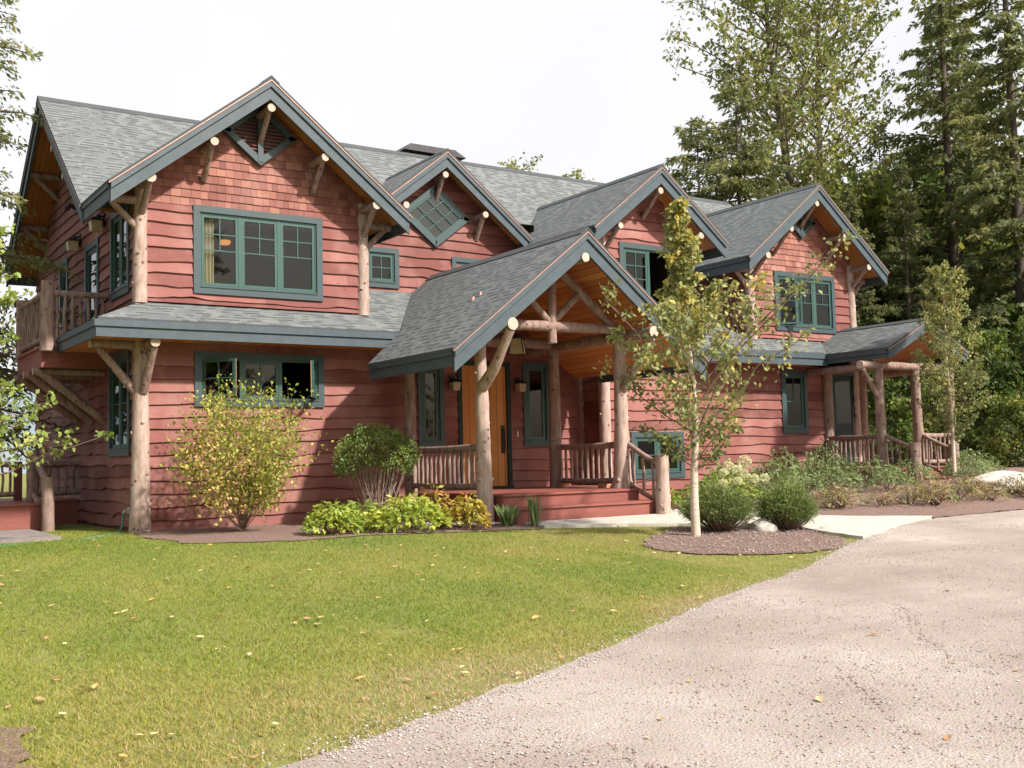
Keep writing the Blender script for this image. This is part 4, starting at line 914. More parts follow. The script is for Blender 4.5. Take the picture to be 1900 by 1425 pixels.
# crumbs of gravel along the lawn edge
r = np.random.RandomState(3); L = [p for p in DE if -5 < p[0] < 8]; idx = r.randint(0, len(L)-1, 3600); t = r.uniform(0, 1, 3600); LX_ = np.array(L)
X = LX_[idx, 0]*(1-t)+LX_[idx+1, 0]*t+r.normal(size=3600)*.08; Y = LX_[idx, 1]*(1-t)+LX_[idx+1, 1]*t+np.abs(r.normal(size=3600))*.16-.16
link('gravel', chips('gravel', X, Y, .004, .013, .6, 5, .016, np.clip(r.uniform(.3, 1.1, 3600), 0, 1)), kind='stuff', label='pale gravel crumbs spilled along the lawn edge', category='gravel')

_r = np.random.RandomState(8); tx, ty = [], []
for T in TR:
    A_ = np.array(T); n = 620; i_ = _r.randint(0, len(A_)-1, n); t_ = _r.uniform(0, 1, n); dv = A_[i_+1]-A_[i_]; dv = dv/np.linalg.norm(dv, axis=1)[:, None]; o = _r.choice([-.085, -.03, .03, .085], n)+_r.normal(size=n)*.010
    P_ = A_[i_]*(1-t_)[:, None]+A_[i_+1]*t_[:, None]; tx.append(P_[:, 0]-dv[:, 1]*o); ty.append(P_[:, 1]+dv[:, 0]*o)
tx, ty = np.concatenate(tx), np.concatenate(ty); link('gravel', chips('gravel', tx, ty, .004, .013, .6, 9, .014, _r.uniform(0, .45, len(tx))), kind='stuff', label='loose grit thrown up in curved tyre tracks on the driveway', category='gravel')
# fallen leaves
def leaf_mesh(seed):
    r = random.Random(seed); mb = MB(); n = 5; pts = [(-.5, 0), (-.2, .26), (.1, .30), (.34, .16), (.5, 0), (.34, -.18), (.1, -.32), (-.2, -.24)]
    c = r.uniform(.1, .5); z = lambda x, y: abs(y)*c+x*x*c*.6+r.uniform(-.02, .02)
    P = [(x, y, z(x, y)+.04) for x, y in pts]; ctr = (0, 0, .01)
    for i in range(8): mb.face([P[i], P[(i+1) % 8], ctr])
    return mb
kinds = [('tan', .95, 'small curled tan leaf'), ('gold', .72, 'small fallen golden leaf'), ('brown', .35, 'small fallen brown leaf'), ('red', .0, 'small fallen red leaf')]
LM = {}
for nm, rv, lb in kinds:
    LM[nm] = []
    for s in range(3):
        mb = leaf_mesh(s); mb.r = [rv]*len(mb.f); LM[nm].append(mb.mesh('fallen_leaf', ['dead_leaf']))
lr = random.Random(5)
def drop(nm, x, y, s, where):
    o = link('fallen_leaf', lr.choice(LM[nm])); o.location = (x, y, g(x, y)+.022); o.scale = (s, s, s); o.rotation_euler = (lr.uniform(-.3, .3), lr.uniform(-.3, .3), lr.uniform(0, 6.28))
    lb = dict((k[0], k[2]) for k in kinds)[nm]; setp(o, lb+' lying on the '+where, 'leaf', nm+' leaves lying on the '+where)
X, Y = scatter(900, LAWN, 31, .75, 5); _a = np.arctan2(X-CAM.x, Y-CAM.y); k = (_a > .12) & (_a < 1.1); X, Y = X[k][:240], Y[k][:240]
for x, y in zip(X, Y):
    if inside(ISL, [x], [y])[0] or x < -6.5: continue
    nm = lr.choices(['tan', 'gold', 'brown', 'red'], [5, 2, 3, .5])[0]; drop(nm, x, y, lr.uniform(.03, .075), 'green lawn')
X, Y = scatter(34, [(-2, -12.2), (12, -6.6), (12, -9), (3, -14), (-1, -14)], 32, .8, 5)
for x, y in zip(X, Y): drop(lr.choice(['tan', 'gold', 'brown', 'brown']), x, y, lr.uniform(.035, .075), 'gravel driveway')
X, Y = scatter(30, ISL, 33, 0)
for x, y in zip(X, Y): drop(lr.choice(['tan', 'tan', 'gold']), x, y, lr.uniform(.03, .06), 'mulch under the birch')
# ================================================================== PLANTS
class Wood:
    def __init__(s): s.mb = MB()
    def limb(s, P, r0, r1, n=6, mi=0):
        k = len(P)-1; s.mb.tube(P, [r0+(r1-r0)*i/k for i in range(k+1)], n, mi)
def leaves(P, size, seed, d=None, aspect=.55, rnd=None, up=.3, jit=.4, fold=0.):
    """rhombic leaves at points P; d: preferred direction"""
    r = np.random.RandomState(seed); n = len(P); P = np.asarray(P, float); v = r.normal(size=(n, 3))
    if d is not None: v = np.asarray(d)*1.4+v*jit*2
    v[:, 2] -= .15; v /= np.linalg.norm(v, axis=1)[:, None]+1e-9
    nn = r.normal(size=(n, 3)); nn[:, 2] += up*2; w_ = np.cross(v, nn); w_ /= np.linalg.norm(w_, axis=1)[:, None]+1e-9
    s = size*r.uniform(.6, 1.3, n)[:, None]; V = np.empty((n, 4, 3)); V[:, 0] = P; V[:, 1] = P+v*s*.5+w_*s*aspect*.5; V[:, 2] = P+v*s; V[:, 3] = P+v*s*.5-w_*s*aspect*.5
    V[:, 2, 2] -= (s[:, 0]*.12)
    rn = r.uniform(0, 1, n) if rnd is None else np.clip(rnd+r.normal(size=n)*.16, 0, 1)
    return V.reshape(-1, 3), np.arange(4*n).reshape(n, 4), rn
def leafobj(name, parts, mat, parent):
    V, F, Rn = [], [], []; o = 0
    for v, f, r_ in parts: V.append(v); F.append(f+o); Rn.append(r_); o += len(v)
    return link(name, np_mesh(name, np.concatenate(V), np.concatenate(F), [mat], np.concatenate(Rn)), parent)
def tree(name, label, cat, loc, group=None): return setp(empty(name, loc), label, cat, group)

def conifer(seed, Ht, Rd, zb, nb, spray=.42, thin=1., tr=.16, mat='spruce', lean=0., wmin=.45, pw=.75):
    """trunk and crown meshes around the origin"""
    r = np.random.RandomState(seed); W_ = Wood(); k = 9
    W_.limb([(lean*math.sin(i/k*2)*.6, lean*i/k, Ht*i/k) for i in range(k+1)], tr, .015, 8)
    P, D, S, Rn = [], [], [], []; asp = .38
    for i in range(nb):
        t = (i+r.uniform(0, 1))/nb; z = zb+(Ht-zb)*t; L = Rd*(1-t)**pw*r.uniform(wmin, 1.12)+.12; a = r.uniform(0, 6.28) if i % 5 else r.uniform(0, 6.28)
        ca, sa = math.cos(a), math.sin(a); rise = r.uniform(-.05, .22)+.35*t; cx, cy_ = lean*math.sin(z/Ht*2)*.6, lean*z/Ht
        f = lambda s: np.array([cx+ca*L*s, cy_+sa*L*s, z+L*(rise*s-.42*s*s*(1-t*.7))])
        if L > .3: W_.limb([f(q) for q in (0, .35, .7, 1)], .028*L/Rd*2+.008, .004, 4)
        m = max(4, int(L*11*thin)); br = r.uniform(.15, .85)
        for j in range(m):
            s = .12+.88*(j+r.uniform(0, 1))/m; p = f(s); side = r.choice([-1, 1]); tl = (L*.42*(1.08-s)+.10)*r.uniform(.5, 1.1)
            dv = np.array([ca*.75-sa*side*.85, sa*.75+ca*side*.85, -.18+r.uniform(-.15, .12)]); dv /= np.linalg.norm(dv); q = max(2, int(tl/.16))
            for u in range(q):
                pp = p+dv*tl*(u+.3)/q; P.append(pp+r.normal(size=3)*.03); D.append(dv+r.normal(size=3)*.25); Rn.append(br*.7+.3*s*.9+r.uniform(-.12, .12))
    P, D = np.array(P), np.array(D); Rn = np.array(Rn)
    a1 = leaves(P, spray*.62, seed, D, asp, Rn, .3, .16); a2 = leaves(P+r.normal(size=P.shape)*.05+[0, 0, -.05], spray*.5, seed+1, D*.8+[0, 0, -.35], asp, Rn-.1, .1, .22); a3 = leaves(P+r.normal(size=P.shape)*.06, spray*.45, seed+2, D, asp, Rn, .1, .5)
    return W_.mb, [a1, a2, a3], mat
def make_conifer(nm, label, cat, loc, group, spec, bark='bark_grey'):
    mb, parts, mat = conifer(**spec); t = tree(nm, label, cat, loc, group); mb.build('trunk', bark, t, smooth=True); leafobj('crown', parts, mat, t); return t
def broadleaf(seed, trunks, limbs, lsize, per, mat, zrng, Lf, rise=.8, twigL=.5, clump=.18, rnd=None, aspect=.6, up=.3, sag=.0, ntw=6, lr0=.03):
    """trunks: list of (polyline, r0, r1); Lf(t, az): limb length"""
    r = np.random.RandomState(seed); W_ = Wood(); P, Rn = [], []
    for T, r0, r1 in trunks:
        W_.limb(T, r0, r1, 9)
        T = [Vector(p) for p in T]; cum = [0]
        for a, b in zip(T, T[1:]): cum.append(cum[-1]+(b-a).length)
        def at(s):
            s *= cum[-1]
            for i in range(len(T)-1):
                if s <= cum[i+1]+1e-6: return T[i].lerp(T[i+1], (s-cum[i])/(cum[i+1]-cum[i]))
            return T[-1]
        for i in range(limbs):
            t = (i+r.uniform(0, 1))/limbs; s = zrng[0]+(zrng[1]-zrng[0])*t; a = i*2.399+r.uniform(-.5, .5); p = at(s); L = Lf(t, a)*r.uniform(.75, 1.15); ri = rise*r.uniform(.7, 1.3)
            f = lambda q: p+Vector((math.cos(a)*L*q, math.sin(a)*L*q, L*(ri*q-sag*q*q)))
            pts = [f(q)+Vector(r.normal(size=3))*L*.02 for q in (0, .3, .6, .85, 1)]; rr0 = min(r0*.5, lr0*(.4+L)); W_.limb(pts, rr0, .003, 5, 1)
            br = r.uniform(.15, .75) if rnd is None else rnd(t, r)
            for j in range(ntw):
                q = .2+.8*(j+r.uniform(0, 1))/ntw; c = f(q); dv = Vector(r.normal(size=3)); dv.z = abs(dv.z)*.5+.1; dv.normalize(); tl = twigL*r.uniform(.4, 1.)*(1.15-.6*q)*max(.35, min(1, L))
                e = c+dv*tl; W_.limb([c, c.lerp(e, .5)+Vector(r.normal(size=3))*.02, e], rr0*.35+.002, .0015, 3, 1)
                m = max(2, int(per*r.uniform(.6, 1.3))); tt = r.uniform(.1, 1.05, m)[:, None]
                pp = np.array(c)[None]*(1-tt)+np.array(e)[None]*tt+r.normal(size=(m, 3))*clump*tl
                P.append(pp); Rn.append(np.full(m, br)+r.uniform(-.2, .25))
    P = np.concatenate(P); Rn = np.concatenate(Rn)
    return W_.mb, [leaves(P, lsize, seed+3, None, aspect, Rn, up)], mat
def make_broadleaf(nm, label, cat, loc, group, spec, bark='bark_grey', tn='trunk', cn='crown'):
    mb, parts, mat = broadleaf(**spec); t = tree(nm, label, cat, loc, group); mb.build(tn, [bark, 'twig'], t, smooth=True); leafobj(cn, parts, mat, t); return t

# ---- young birch in the island bed
bt = [(0, 0, -.03), (-.01, 0, .5), (.01, .0, .9), (.07, .0, 1.35), (.05, 0, 1.9), (-.02, 0, 2.6), (-.07, 0, 3.2), (-.12, 0, 3.8), (-.16, 0, 4.35)]
def bl(t, a):
    env = (.62+1.25*min(1, t*6) if t < .17 else 1.87*math.exp(-((t-.17)/.34)**1.4)+.30*(1-t)); return max(.12, env*(.82 if t < .45 else .70)*(1+.26*math.cos(a)))
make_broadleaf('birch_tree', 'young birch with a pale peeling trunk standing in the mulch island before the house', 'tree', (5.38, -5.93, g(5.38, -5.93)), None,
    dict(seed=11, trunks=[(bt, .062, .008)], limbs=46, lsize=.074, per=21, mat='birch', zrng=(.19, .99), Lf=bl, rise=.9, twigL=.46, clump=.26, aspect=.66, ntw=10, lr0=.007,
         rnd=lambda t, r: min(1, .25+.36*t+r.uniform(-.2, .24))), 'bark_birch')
bt2 = [(0, 0, -.05), (.02, 0, 1.2), (-.02, .02, 2.4), (-.05, 0, 3.4), (-.03, 0, 4.25)]
make_broadleaf('birch_tree', 'slender columnar young birch beside the side porch stair', 'tree', (14.9, -3.25, g(14.9, -3.25)), None,
    dict(seed=12, trunks=[(bt2, .042, .006)], limbs=56, lsize=.06, per=22, mat='birch', zrng=(.17, .99), Lf=lambda t, a: .78*(1-t)**.5*(.5+min(.5, t*3))+.1, rise=1.0, twigL=.40, clump=.22, aspect=.6, ntw=9, lr0=.006,
         rnd=lambda t, r: min(1, .18+.36*t+r.uniform(-.15, .15))), 'bark_birch')

# ---- shrubs
def multi_stem(seed, n, H, spread, lsize, per, mat, z0=.35, top=1., clump=.1, shape=None, aspect=.6, rad=.008, ntw=5):
    r = np.random.RandomState(seed); W_ = Wood(); P, Rn = [], []
    for i in range(n):
        a = i*2.399+r.uniform(-.3, .3); sp = spread*math.sqrt((i+.5)/n); h = H*r.uniform(.75, 1.05)
        if shape: h = shape(sp/spread)*H*r.uniform(.93, 1.04)
        f = lambda q: Vector((math.cos(a)*sp*q**.8+.03*math.sin(q*5+a), math.sin(a)*sp*q**.8+.03*math.cos(q*4+a), h*q))
        W_.limb([f(q) for q in (0, .25, .5, .75, 1)], rad*r.uniform(.7, 1.3), .003, 5); br = r.uniform(.1, .9)
        for j in range(ntw):
            q = z0+(1-z0)*(j+r.uniform(0, 1))/ntw; c = f(q); dv = Vector(r.normal(size=3)); dv.z = abs(dv.z)*.6; dv += Vector((math.cos(a), math.sin(a), 0))*.5; dv.normalize(); tl = H*.2*r.uniform(.4, 1.2)
            e = c+dv*tl; W_.limb([c, e], rad*.35, .0015, 3); m = int(per*r.uniform(.6, 1.4)); tt = r.uniform(.1, 1.1, m)[:, None]
            P.append(np.array(c)[None]*(1-tt)+np.array(e)[None]*tt+r.normal(size=(m, 3))*clump*.4); Rn.append(np.full(m, br))
    P = np.concatenate(P); Rn = np.concatenate(Rn); P[:, 2] = np.maximum(P[:, 2], .02)
    return W_.mb, [leaves(P, lsize, seed+3, None, aspect, Rn, .3)], mat
def shrub(nm, label, cat, loc, group, spec, bark='twig'):
    mb, parts, mat = multi_stem(**spec); t = tree(nm, label, cat, loc, group); mb.build('stems', bark, t, smooth=True); leafobj('foliage', parts, mat, t); return t
shrub('shrub', 'tall airy yellow green shrub against the left front wall', 'shrub', (1.02, -1.42, 0), None, dict(seed=21, n=26, H=2.0, spread=.98, lsize=.055, per=30, mat='yellow_shrub', z0=.22, clump=.25, ntw=12, shape=lambda q: 1.02-.38*q*q+.10*math.sin(q*37)))
# clipped shrub with bare stems under a rounded top
def topiary():
    r = np.random.RandomState(31); W_ = Wood(); P = []
    for i in range(34):
        a = i*2.399; sp = .54*math.sqrt((i+.5)/34); f = lambda q: Vector((math.cos(a)*sp*q**.62, math.sin(a)*sp*q**.62, .98*q)); W_.limb([f(q)+Vector(r.normal(size=3))*.014*(q > 0) for q in (0, .2, .4, .7, 1)], .010, .004, 5)
        if i % 2: W_.limb([f(.45), f(.45)+Vector((r.normal()*.06, r.normal()*.06, .3))], .005, .003, 4)
    n = 12500; v = r.normal(size=(n, 3)); v /= np.linalg.norm(v, axis=1)[:, None]; rad = r.uniform(.72, 1.0, n)**.6*(1+.14*vnoise(v[:, 0]*3+v[:, 2]*2, v[:, 1]*3, 2.6, 3)+.09*vnoise(v[:, 0]*9, v[:, 1]*9+v[:, 2]*7, 2., 5))
    P = v*rad[:, None]*np.array([.61, .58, .44]); P[:, 2] = np.where(P[:, 2] < 0, P[:, 2]*(.75+.4*np.abs(vnoise(P[:, 0]*6, P[:, 1]*6, 1.5, 8))), P[:, 2]); P[:, 2] += .98
    P[:, 2] += .04; k = ~((P[:, 2] < .90) & (np.hypot(P[:, 0], P[:, 1]) < .46)) & ~((P[:, 2] < .74) & (vnoise(P[:, 0]*9, P[:, 1]*9, 1.3, 4) < .1)); P = P[k]
    c = .45+.3*vnoise(P[:, 0]*10, P[:, 1]*10+P[:, 2]*9, 1.4, 7); return W_.mb, [leaves(P, .042, 5, P-np.array([0, 0, .9]), .5, c, .3, .5)]
mb, parts = topiary(); t = tree('clipped_shrub', 'round topped clipped shrub on bare fanned stems left of the porch', 'shrub', (3.06, -1.55, 0)); mb.build('stems', 'twig_pale', t, smooth=True); leafobj('foliage', parts, 'topiary', t)
def clump_plant(seed, R_, H_, n, lsize, mat, label, cat, loc, group=None, nm='leafy_plant', aspect=.5, cup=.3):
    r = np.random.RandomState(seed); a = r.uniform(0, 6.28, n); q = np.sqrt(r.uniform(0, 1, n)); rr = q*R_*(1+.15*np.sin(a*3+seed)); zz = H_*(1-q**2.2*.75)*r.uniform(.55, 1.05, n)
    P = np.stack([rr*np.cos(a), rr*np.sin(a), zz], 1); D = np.stack([np.cos(a), np.sin(a), -.1+cup*r.normal(size=n)], 1)
    t = tree(nm, label, cat, loc, group); W_ = Wood()
    for i in range(min(26, n)): p = P[i*7 % n]; W_.limb([(p[0]*.15, p[1]*.15, 0), (p[0]*.5, p[1]*.5, p[2]*.6), tuple(p)], .006, .003, 4)
    W_.mb.build('stems', 'twig', t); pc = np.clip(.5+.35*vnoise(P[:, 0]*5, P[:, 1]*5+P[:, 2]*5, 1.5, seed), 0, 1)
    leafobj('foliage', [leaves(P, lsize, seed, D, aspect, pc, 1.0, .35)], mat, t); return t
gp = 'low broad leaved plants before the porch'
clump_plant(41, .36, .42, 620, .10, 'peony', 'yellow green leafy clump at the left end of the porch bed', 'plant', (1.70, -2.85, g(1.7, -2.85)), gp)
clump_plant(42, .40, .40, 560, .095, 'peony', 'duller olive leafy clump behind, between the two bright clumps', 'plant', (2.30, -2.55, 0), gp)
clump_plant(43, .55, .48, 1150, .10, 'peony', 'widest leafy clump, directly below the clipped shrub', 'plant', (2.72, -3.12, g(2.7, -3.1)), gp)
clump_plant(45, .30, .62, 200, .11, 'peony_gold', 'sparse reddening leafy plant beside the porch railing', 'plant', (3.55, -2.35, 0), gp)
clump_plant(44, .30, .48, 520, .10, 'peony_gold', 'golden leafy clump at the foot of the knotty log post', 'plant', (3.48, -3.45, g(3.48, -3.45)), gp)
def tuft(label, loc, H_, R_, n, seed):
    r = np.random.RandomState(seed); V = []; F = []; t = tree('ornamental_grass', label, 'grass clump', loc, 'grass tufts by the steps')
    a = r.uniform(0, 6.28, n); l = r.uniform(.2, 1, n)*R_; h = H_*r.uniform(.6, 1, n); b = r.normal(size=(n, 2))*.03
    V = np.empty((n, 4, 3)); ww = .006
    V[:, 0] = np.stack([b[:, 0]-ww, b[:, 1], 0*a], 1); V[:, 1] = np.stack([b[:, 0]+ww, b[:, 1], 0*a], 1); V[:, 2] = np.stack([b[:, 0]+np.cos(a)*l*.5+ww, b[:, 1]+np.sin(a)*l*.5, h*.75], 1); V[:, 3] = np.stack([b[:, 0]+np.cos(a)*l, b[:, 1]+np.sin(a)*l, h], 1)
    me = np_mesh('blades', V.reshape(-1, 3), np.arange(4*n).reshape(n, 4), ['perennial'], r.uniform(0, .8, n)); link('blades', me, t)
tuft('low tuft of thin grass left of the steps slab', (4.1, -3.50, g(4.1, -3.5)), .34, .18, 90, 1); tuft('taller upright tuft of grass before the porch steps', (4.42, -3.72, g(4.4, -3.7)), .48, .12, 70, 2)
# mugo pines
def mugo(label, loc, R_, H_, seed):
    r = np.random.RandomState(seed); W_ = Wood(); P, D = [], []
    for i in range(120):
        a = i*2.399; q = math.sqrt((i+.5)/120); e = np.array([math.cos(a)*R_*q*.95, math.sin(a)*R_*q*.95, H_*(1-.55*q**2.5)*r.uniform(.82, 1.05)]); s = np.array([e[0]*.2, e[1]*.2, 0])
        W_.limb([s, (s+e)/2*np.array([1.15, 1.15, .8]), e], .009, .004, 4)
        for k in range(95):
            t = r.uniform(.35, 1.0)**.7; p = s+(e-s)*t+r.normal(size=3)*.028; P.append(p); D.append((e-s)/np.linalg.norm(e-s)+r.normal(size=3)*.55)
    t = tree('mugo_pine', label, 'shrub', loc, 'low mugo pines in the island bed'); W_.mb.build('stems', 'twig', t)
    P = np.array(P); P[:, 2] = np.maximum(P[:, 2], .03); c = np.clip(.25+.6*P[:, 2]/H_*.8+.1*vnoise(P[:, 0]*8, P[:, 1]*8, 2, seed), 0, 1); leafobj('foliage', [leaves(P, .085, seed, np.array(D), .10, c, .2, .12)], 'mugo', t)
mugo('wide low mugo pine right beside the birch trunk', (6.10, -5.62, g(6.1, -5.6)), .54, .64, 51); mugo('rounder mugo pine right of the small pale rock', (7.02, -5.98, g(7, -6)), .43, .62, 52)
r = np.random.RandomState(4)
# hydrangea with white heads
hy = clump_plant(53, .62, .66, 620, .11, 'hydrangea', 'hydrangea bush with creamy white flower heads behind the mugo pines', 'shrub', (9.35, -2.5, g(9.35, -2.5)), None, 'hydrangea')
for (hx_, hy_, hz_, hr) in ((.30, -.2, .80, .10), (-.15, -.25, .72, .08), (-.05, -.35, .66, .075), (-.32, -.3, .62, .06), (.02, -.45, .58, .07), (.52, -.45, .50, .065), (.2, -.5, .50, .07), (-.5, -.45, .44, .06), (-.2, -.5, .47, .055)):
    n = 240; v = r.normal(size=(n, 3)); v /= np.linalg.norm(v, axis=1)[:, None]; leafobj('flower_head', [leaves(v*hr*np.array([1, 1, .85])+[hx_, hy_, hz_], .032, 3, v, .8, None, .3, .6)], 'petal', hy)
clump_plant(54, .33, .40, 330, .09, 'hydrangea', 'bright lime leafy clump beside the stout log newel', 'plant', (8.05, -2.35, 0), 'leafy plants of the right bed'); clump_plant(55, .30, .44, 320, .085, 'hydrangea', 'lime leafy clump behind the birch trunk', 'plant', (8.75, -2.25, 0), 'leafy plants of the right bed')
# perennials of the right bed
pr_ = []
for i, (x, y, rr, h, kind) in enumerate([(10.2, -1.6, .5, .62, 0), (10.9, -1.2, .55, .66, 0), (11.6, -1.5, .5, .62, 0), (12.3, -1.1, .5, .74, 0), (12.9, -1.5, .5, .62, 0), (13.5, -1.3, .45, .80, 0), (13.4, -2.4, .5, .50, 0), (14.0, -2.9, .45, .42, 0),
    (11.2, -2.6, .5, .5, 0), (12.1, -2.6, .5, .48, 0), (12.8, -3.3, .4, .4, 0), (15.4, -3.2, .45, .5, 0), (16.6, -2.6, .5, .5, 0), (10.3, -2.9, .4, .42, 0), (14.6, -3.9, .35, .36, 0)]):
    pr_.append((x, y, rr, h))
protoA = None
names_p = ['at the near left end of the right bed', 'under the lit right wall', 'below the narrow wall window', 'tall one under the narrow window', 'low one before the right wall', 'tall one against the side porch railing', 'before the side porch deck', 'at the foot of the side porch stair',
    'second row behind the gravel edge', 'middle of the second row', 'low front one near the reddish plants', 'right of the slender birch trunk', 'behind the white boulder', 'short one behind the paved walk', 'short one before the side porch newel']
for i, (x, y, rr, h) in enumerate(pr_):
    if protoA is None:
        protoA = clump_plant(61, .5, .6, 620, .085, 'perennial', '', 'plant', (0, 0, 0), 'green leafy perennials of the right bed', aspect=.34); o = protoA
    else: o = copy_tree(protoA)
    o.location = (x, y, g(x, y)); o.scale = (rr/.46, rr/.46, h/.50); o.rotation_euler = (0, 0, i*1.7); o['label'] = 'green leafy perennial, '+names_p[i]
protoB = None; rb_ = random.Random(9)
for i in range(20):
    x = 10.2+i*.42+rb_.uniform(-.2, .2); y = -4.35-.045*i+rb_.uniform(-.55, .35)-(0 if x > 11 else -.4)
    if protoB is None: protoB = clump_plant(71, .28, .30, 300, .06, 'rusty', '', 'plant', (0, 0, 0), 'low rusty coloured plants along the bed edge', aspect=.3); o = protoB
    else: o = copy_tree(protoB)
    s = rb_.uniform(.95, 1.6); o.location = (x, y, g(x, y)+.01); o.scale = (s, s, s*rb_.uniform(.8, 1.2)); o.rotation_euler = (0, 0, i*2.1); o['label'] = 'low rusty green plant in the bed edge by the driveway'
# rocks
def rock(nm, label, loc, s, seed, rot=0):
    import bmesh
    bm = bmesh.new(); bmesh.ops.create_icosphere(bm, subdivisions=4, radius=1); r = np.random.RandomState(seed); ph = r.uniform(0, 6, 9)
    for v in bm.verts:
        p = v.co; k = 1+.13*math.sin(p.x*2.3+ph[0]+p.y)+.10*math.sin(p.y*3.1+ph[1]+p.z*2)+.06*math.sin(p.x*6+ph[2])*math.sin(p.z*5+ph[3])+.03*math.sin(p.x*13+p.y*11+ph[4]); v.co = Vector((p.x*k*s[0], p.y*k*s[1], max(-.35, p.z)*k*s[2]))
    me = bpy.data.meshes.new(nm); bm.to_mesh(me); bm.free(); me.materials.append(M['rock']); me.polygons.foreach_set('use_smooth', [True]*len(me.polygons)); o = link(nm, me); o.location = loc; o.rotation_euler = (0, 0, rot); return setp(o, label, 'rock')
rock('boulder', 'long low whitish boulder at the end of the bed', (14.75, -4.45, g(14.7, -4.4)+.06), (.95, .42, .22), 2, .05); rock('rock', 'small pale rock between the two mugo pines', (6.66, -5.92, g(6.66, -5.9)+.03), (.20, .14, .14), 3, -.4)
rock('rock', 'flat pale stone under the right mugo pine', (7.35, -6.35, g(7.3, -6.3)), (.14, .12, .07), 4)
q = MB(); q.hexa([(-3.2, -.9, -.1), (-1.25, -.75, -.1), (-1.2, 1.7, -.1), (-3.2, 1.7, -.1), (-3.2, -.9, .05), (-1.25, -.75, .05), (-1.2, 1.7, .05), (-3.2, 1.7, .05)]); setp(q.build('stone_slab', 'grey_slab'), 'flat stone slab at the foot of the left deck', 'slab')
# hose
q = MB(); P = smooth_poly([(0, 0), (1, 0)], 2); pts = [(-.13, .47, .27), (-.15, .44, .12), (-.20, .36, .03), (-.32, .15, .0), (-.5, -.15, .0), (-.75, -.6, .004), (-1.1, -.9, -.008), (-1.6, -1.05, -.012), (-2.3, -1.4, .006), (-3.3, -1.9, .012)]
V3 = [Vector(p) for p in pts]; cr = []
for i in range(len(V3)-1):
    p = [V3[min(max(i+k, 0), len(V3)-1)] for k in (-1, 0, 1, 2)]
    for k in range(6): t = k/6; cr.append(.5*((2*p[1])+(p[2]-p[0])*t+(2*p[0]-5*p[1]+4*p[2]-p[3])*t*t+(3*p[1]-p[0]-3*p[2]+p[3])*t**3))
q.tube(cr+[V3[-1]], .013, 8); setp(q.build('garden_hose', 'hose', smooth=True), 'green garden hose running from the wall tap into the lawn', 'hose')

# ------------------------------------------------------------------ trees around
def maple_left():
    return make_broadleaf('maple_tree', 'bright green young tree reaching in front of the balcony', 'tree', (-2.55, -1.6, g(-2.4, -1.6)), None,
        dict(seed=81, trunks=[([(0, 0, -.1), (.05, 0, 1.0), (-.05, .1, 2.2), (.05, .1, 3.4), (0, .1, 4.3)], .06, .01)], limbs=30, lsize=.075, per=14, mat='maple_left', zrng=(.2, .98), Lf=lambda t, a: (1.35 if t < .35 else 1.0)*(1-t*.45), rise=.28, twigL=.42, clump=.22, aspect=.75, ntw=8, lr0=.008), 'twig')
maple_left()
S1 = dict(seed=91, Ht=16, Rd=3.3, zb=1.8, nb=170, thin=.78, tr=.20)
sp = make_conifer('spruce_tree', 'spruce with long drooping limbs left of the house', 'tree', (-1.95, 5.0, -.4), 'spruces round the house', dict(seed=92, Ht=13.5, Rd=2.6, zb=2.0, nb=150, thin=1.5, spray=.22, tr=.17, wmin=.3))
st = make_broadleaf('slim_tree', 'thin leaning tree beyond the left deck', 'tree', (-.6, 9.5, -.5), None, dict(seed=83, trunks=[([(0, 0, 0), (.05, 0, 2.5), (.1, 0, 5.5)], .09, .02)], limbs=16, lsize=.12, per=9, mat='under', zrng=(.35, 1), Lf=lambda t, a: 1.1*(1-t*.5), rise=.6, twigL=.6, clump=.25, ntw=5), 'bark_grey')
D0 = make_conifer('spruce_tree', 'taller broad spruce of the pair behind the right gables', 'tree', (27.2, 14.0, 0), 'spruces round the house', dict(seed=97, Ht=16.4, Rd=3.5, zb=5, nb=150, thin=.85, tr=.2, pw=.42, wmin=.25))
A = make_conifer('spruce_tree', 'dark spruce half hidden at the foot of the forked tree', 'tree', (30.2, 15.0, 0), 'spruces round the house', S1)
def cp(src, label, x, y, s=1., rz=0., z=0., grp=None, sz=None, sxy=None):
    o = copy_tree(src); o.location = (x, y, z); o.scale = ((sxy or s), (sxy or s), sz or s); o.rotation_euler = (0, 0, rz); o['label'] = label
    if grp: o['group'] = grp
    return o
cp(D0, 'left, shorter spruce of the pair behind the gables', 25.6, 14.6, .86, 2.1, 0, sxy=.9); A.scale = (1., 1., .8)
B = make_conifer('pine_tree', 'tall ragged pine with an open crown near the right edge', 'tree', (38.2, 12, 0), 'tall pines at the right', dict(seed=94, Ht=27, Rd=4.1, zb=5.5, nb=210, thin=.62, tr=.34, spray=.58, wmin=.3))
cp(B, 'tall pine at the very right edge, its bare trunk lit', 36.8, 8.1, .97, 1.3); cp(B, 'third tall pine, further back between the others', 47, 17, 1.0, 3.9)
cp(A, 'dark spruce under the tall leafy tree', 36.8, 14.5, .98, .7); cp(A, 'spruce filling the gap right of the right gable', 31.6, 12.2, .72, 4.0); cp(A, 'broad low spruce behind the side porch', 33.5, 11.0, .78, 5.2); 

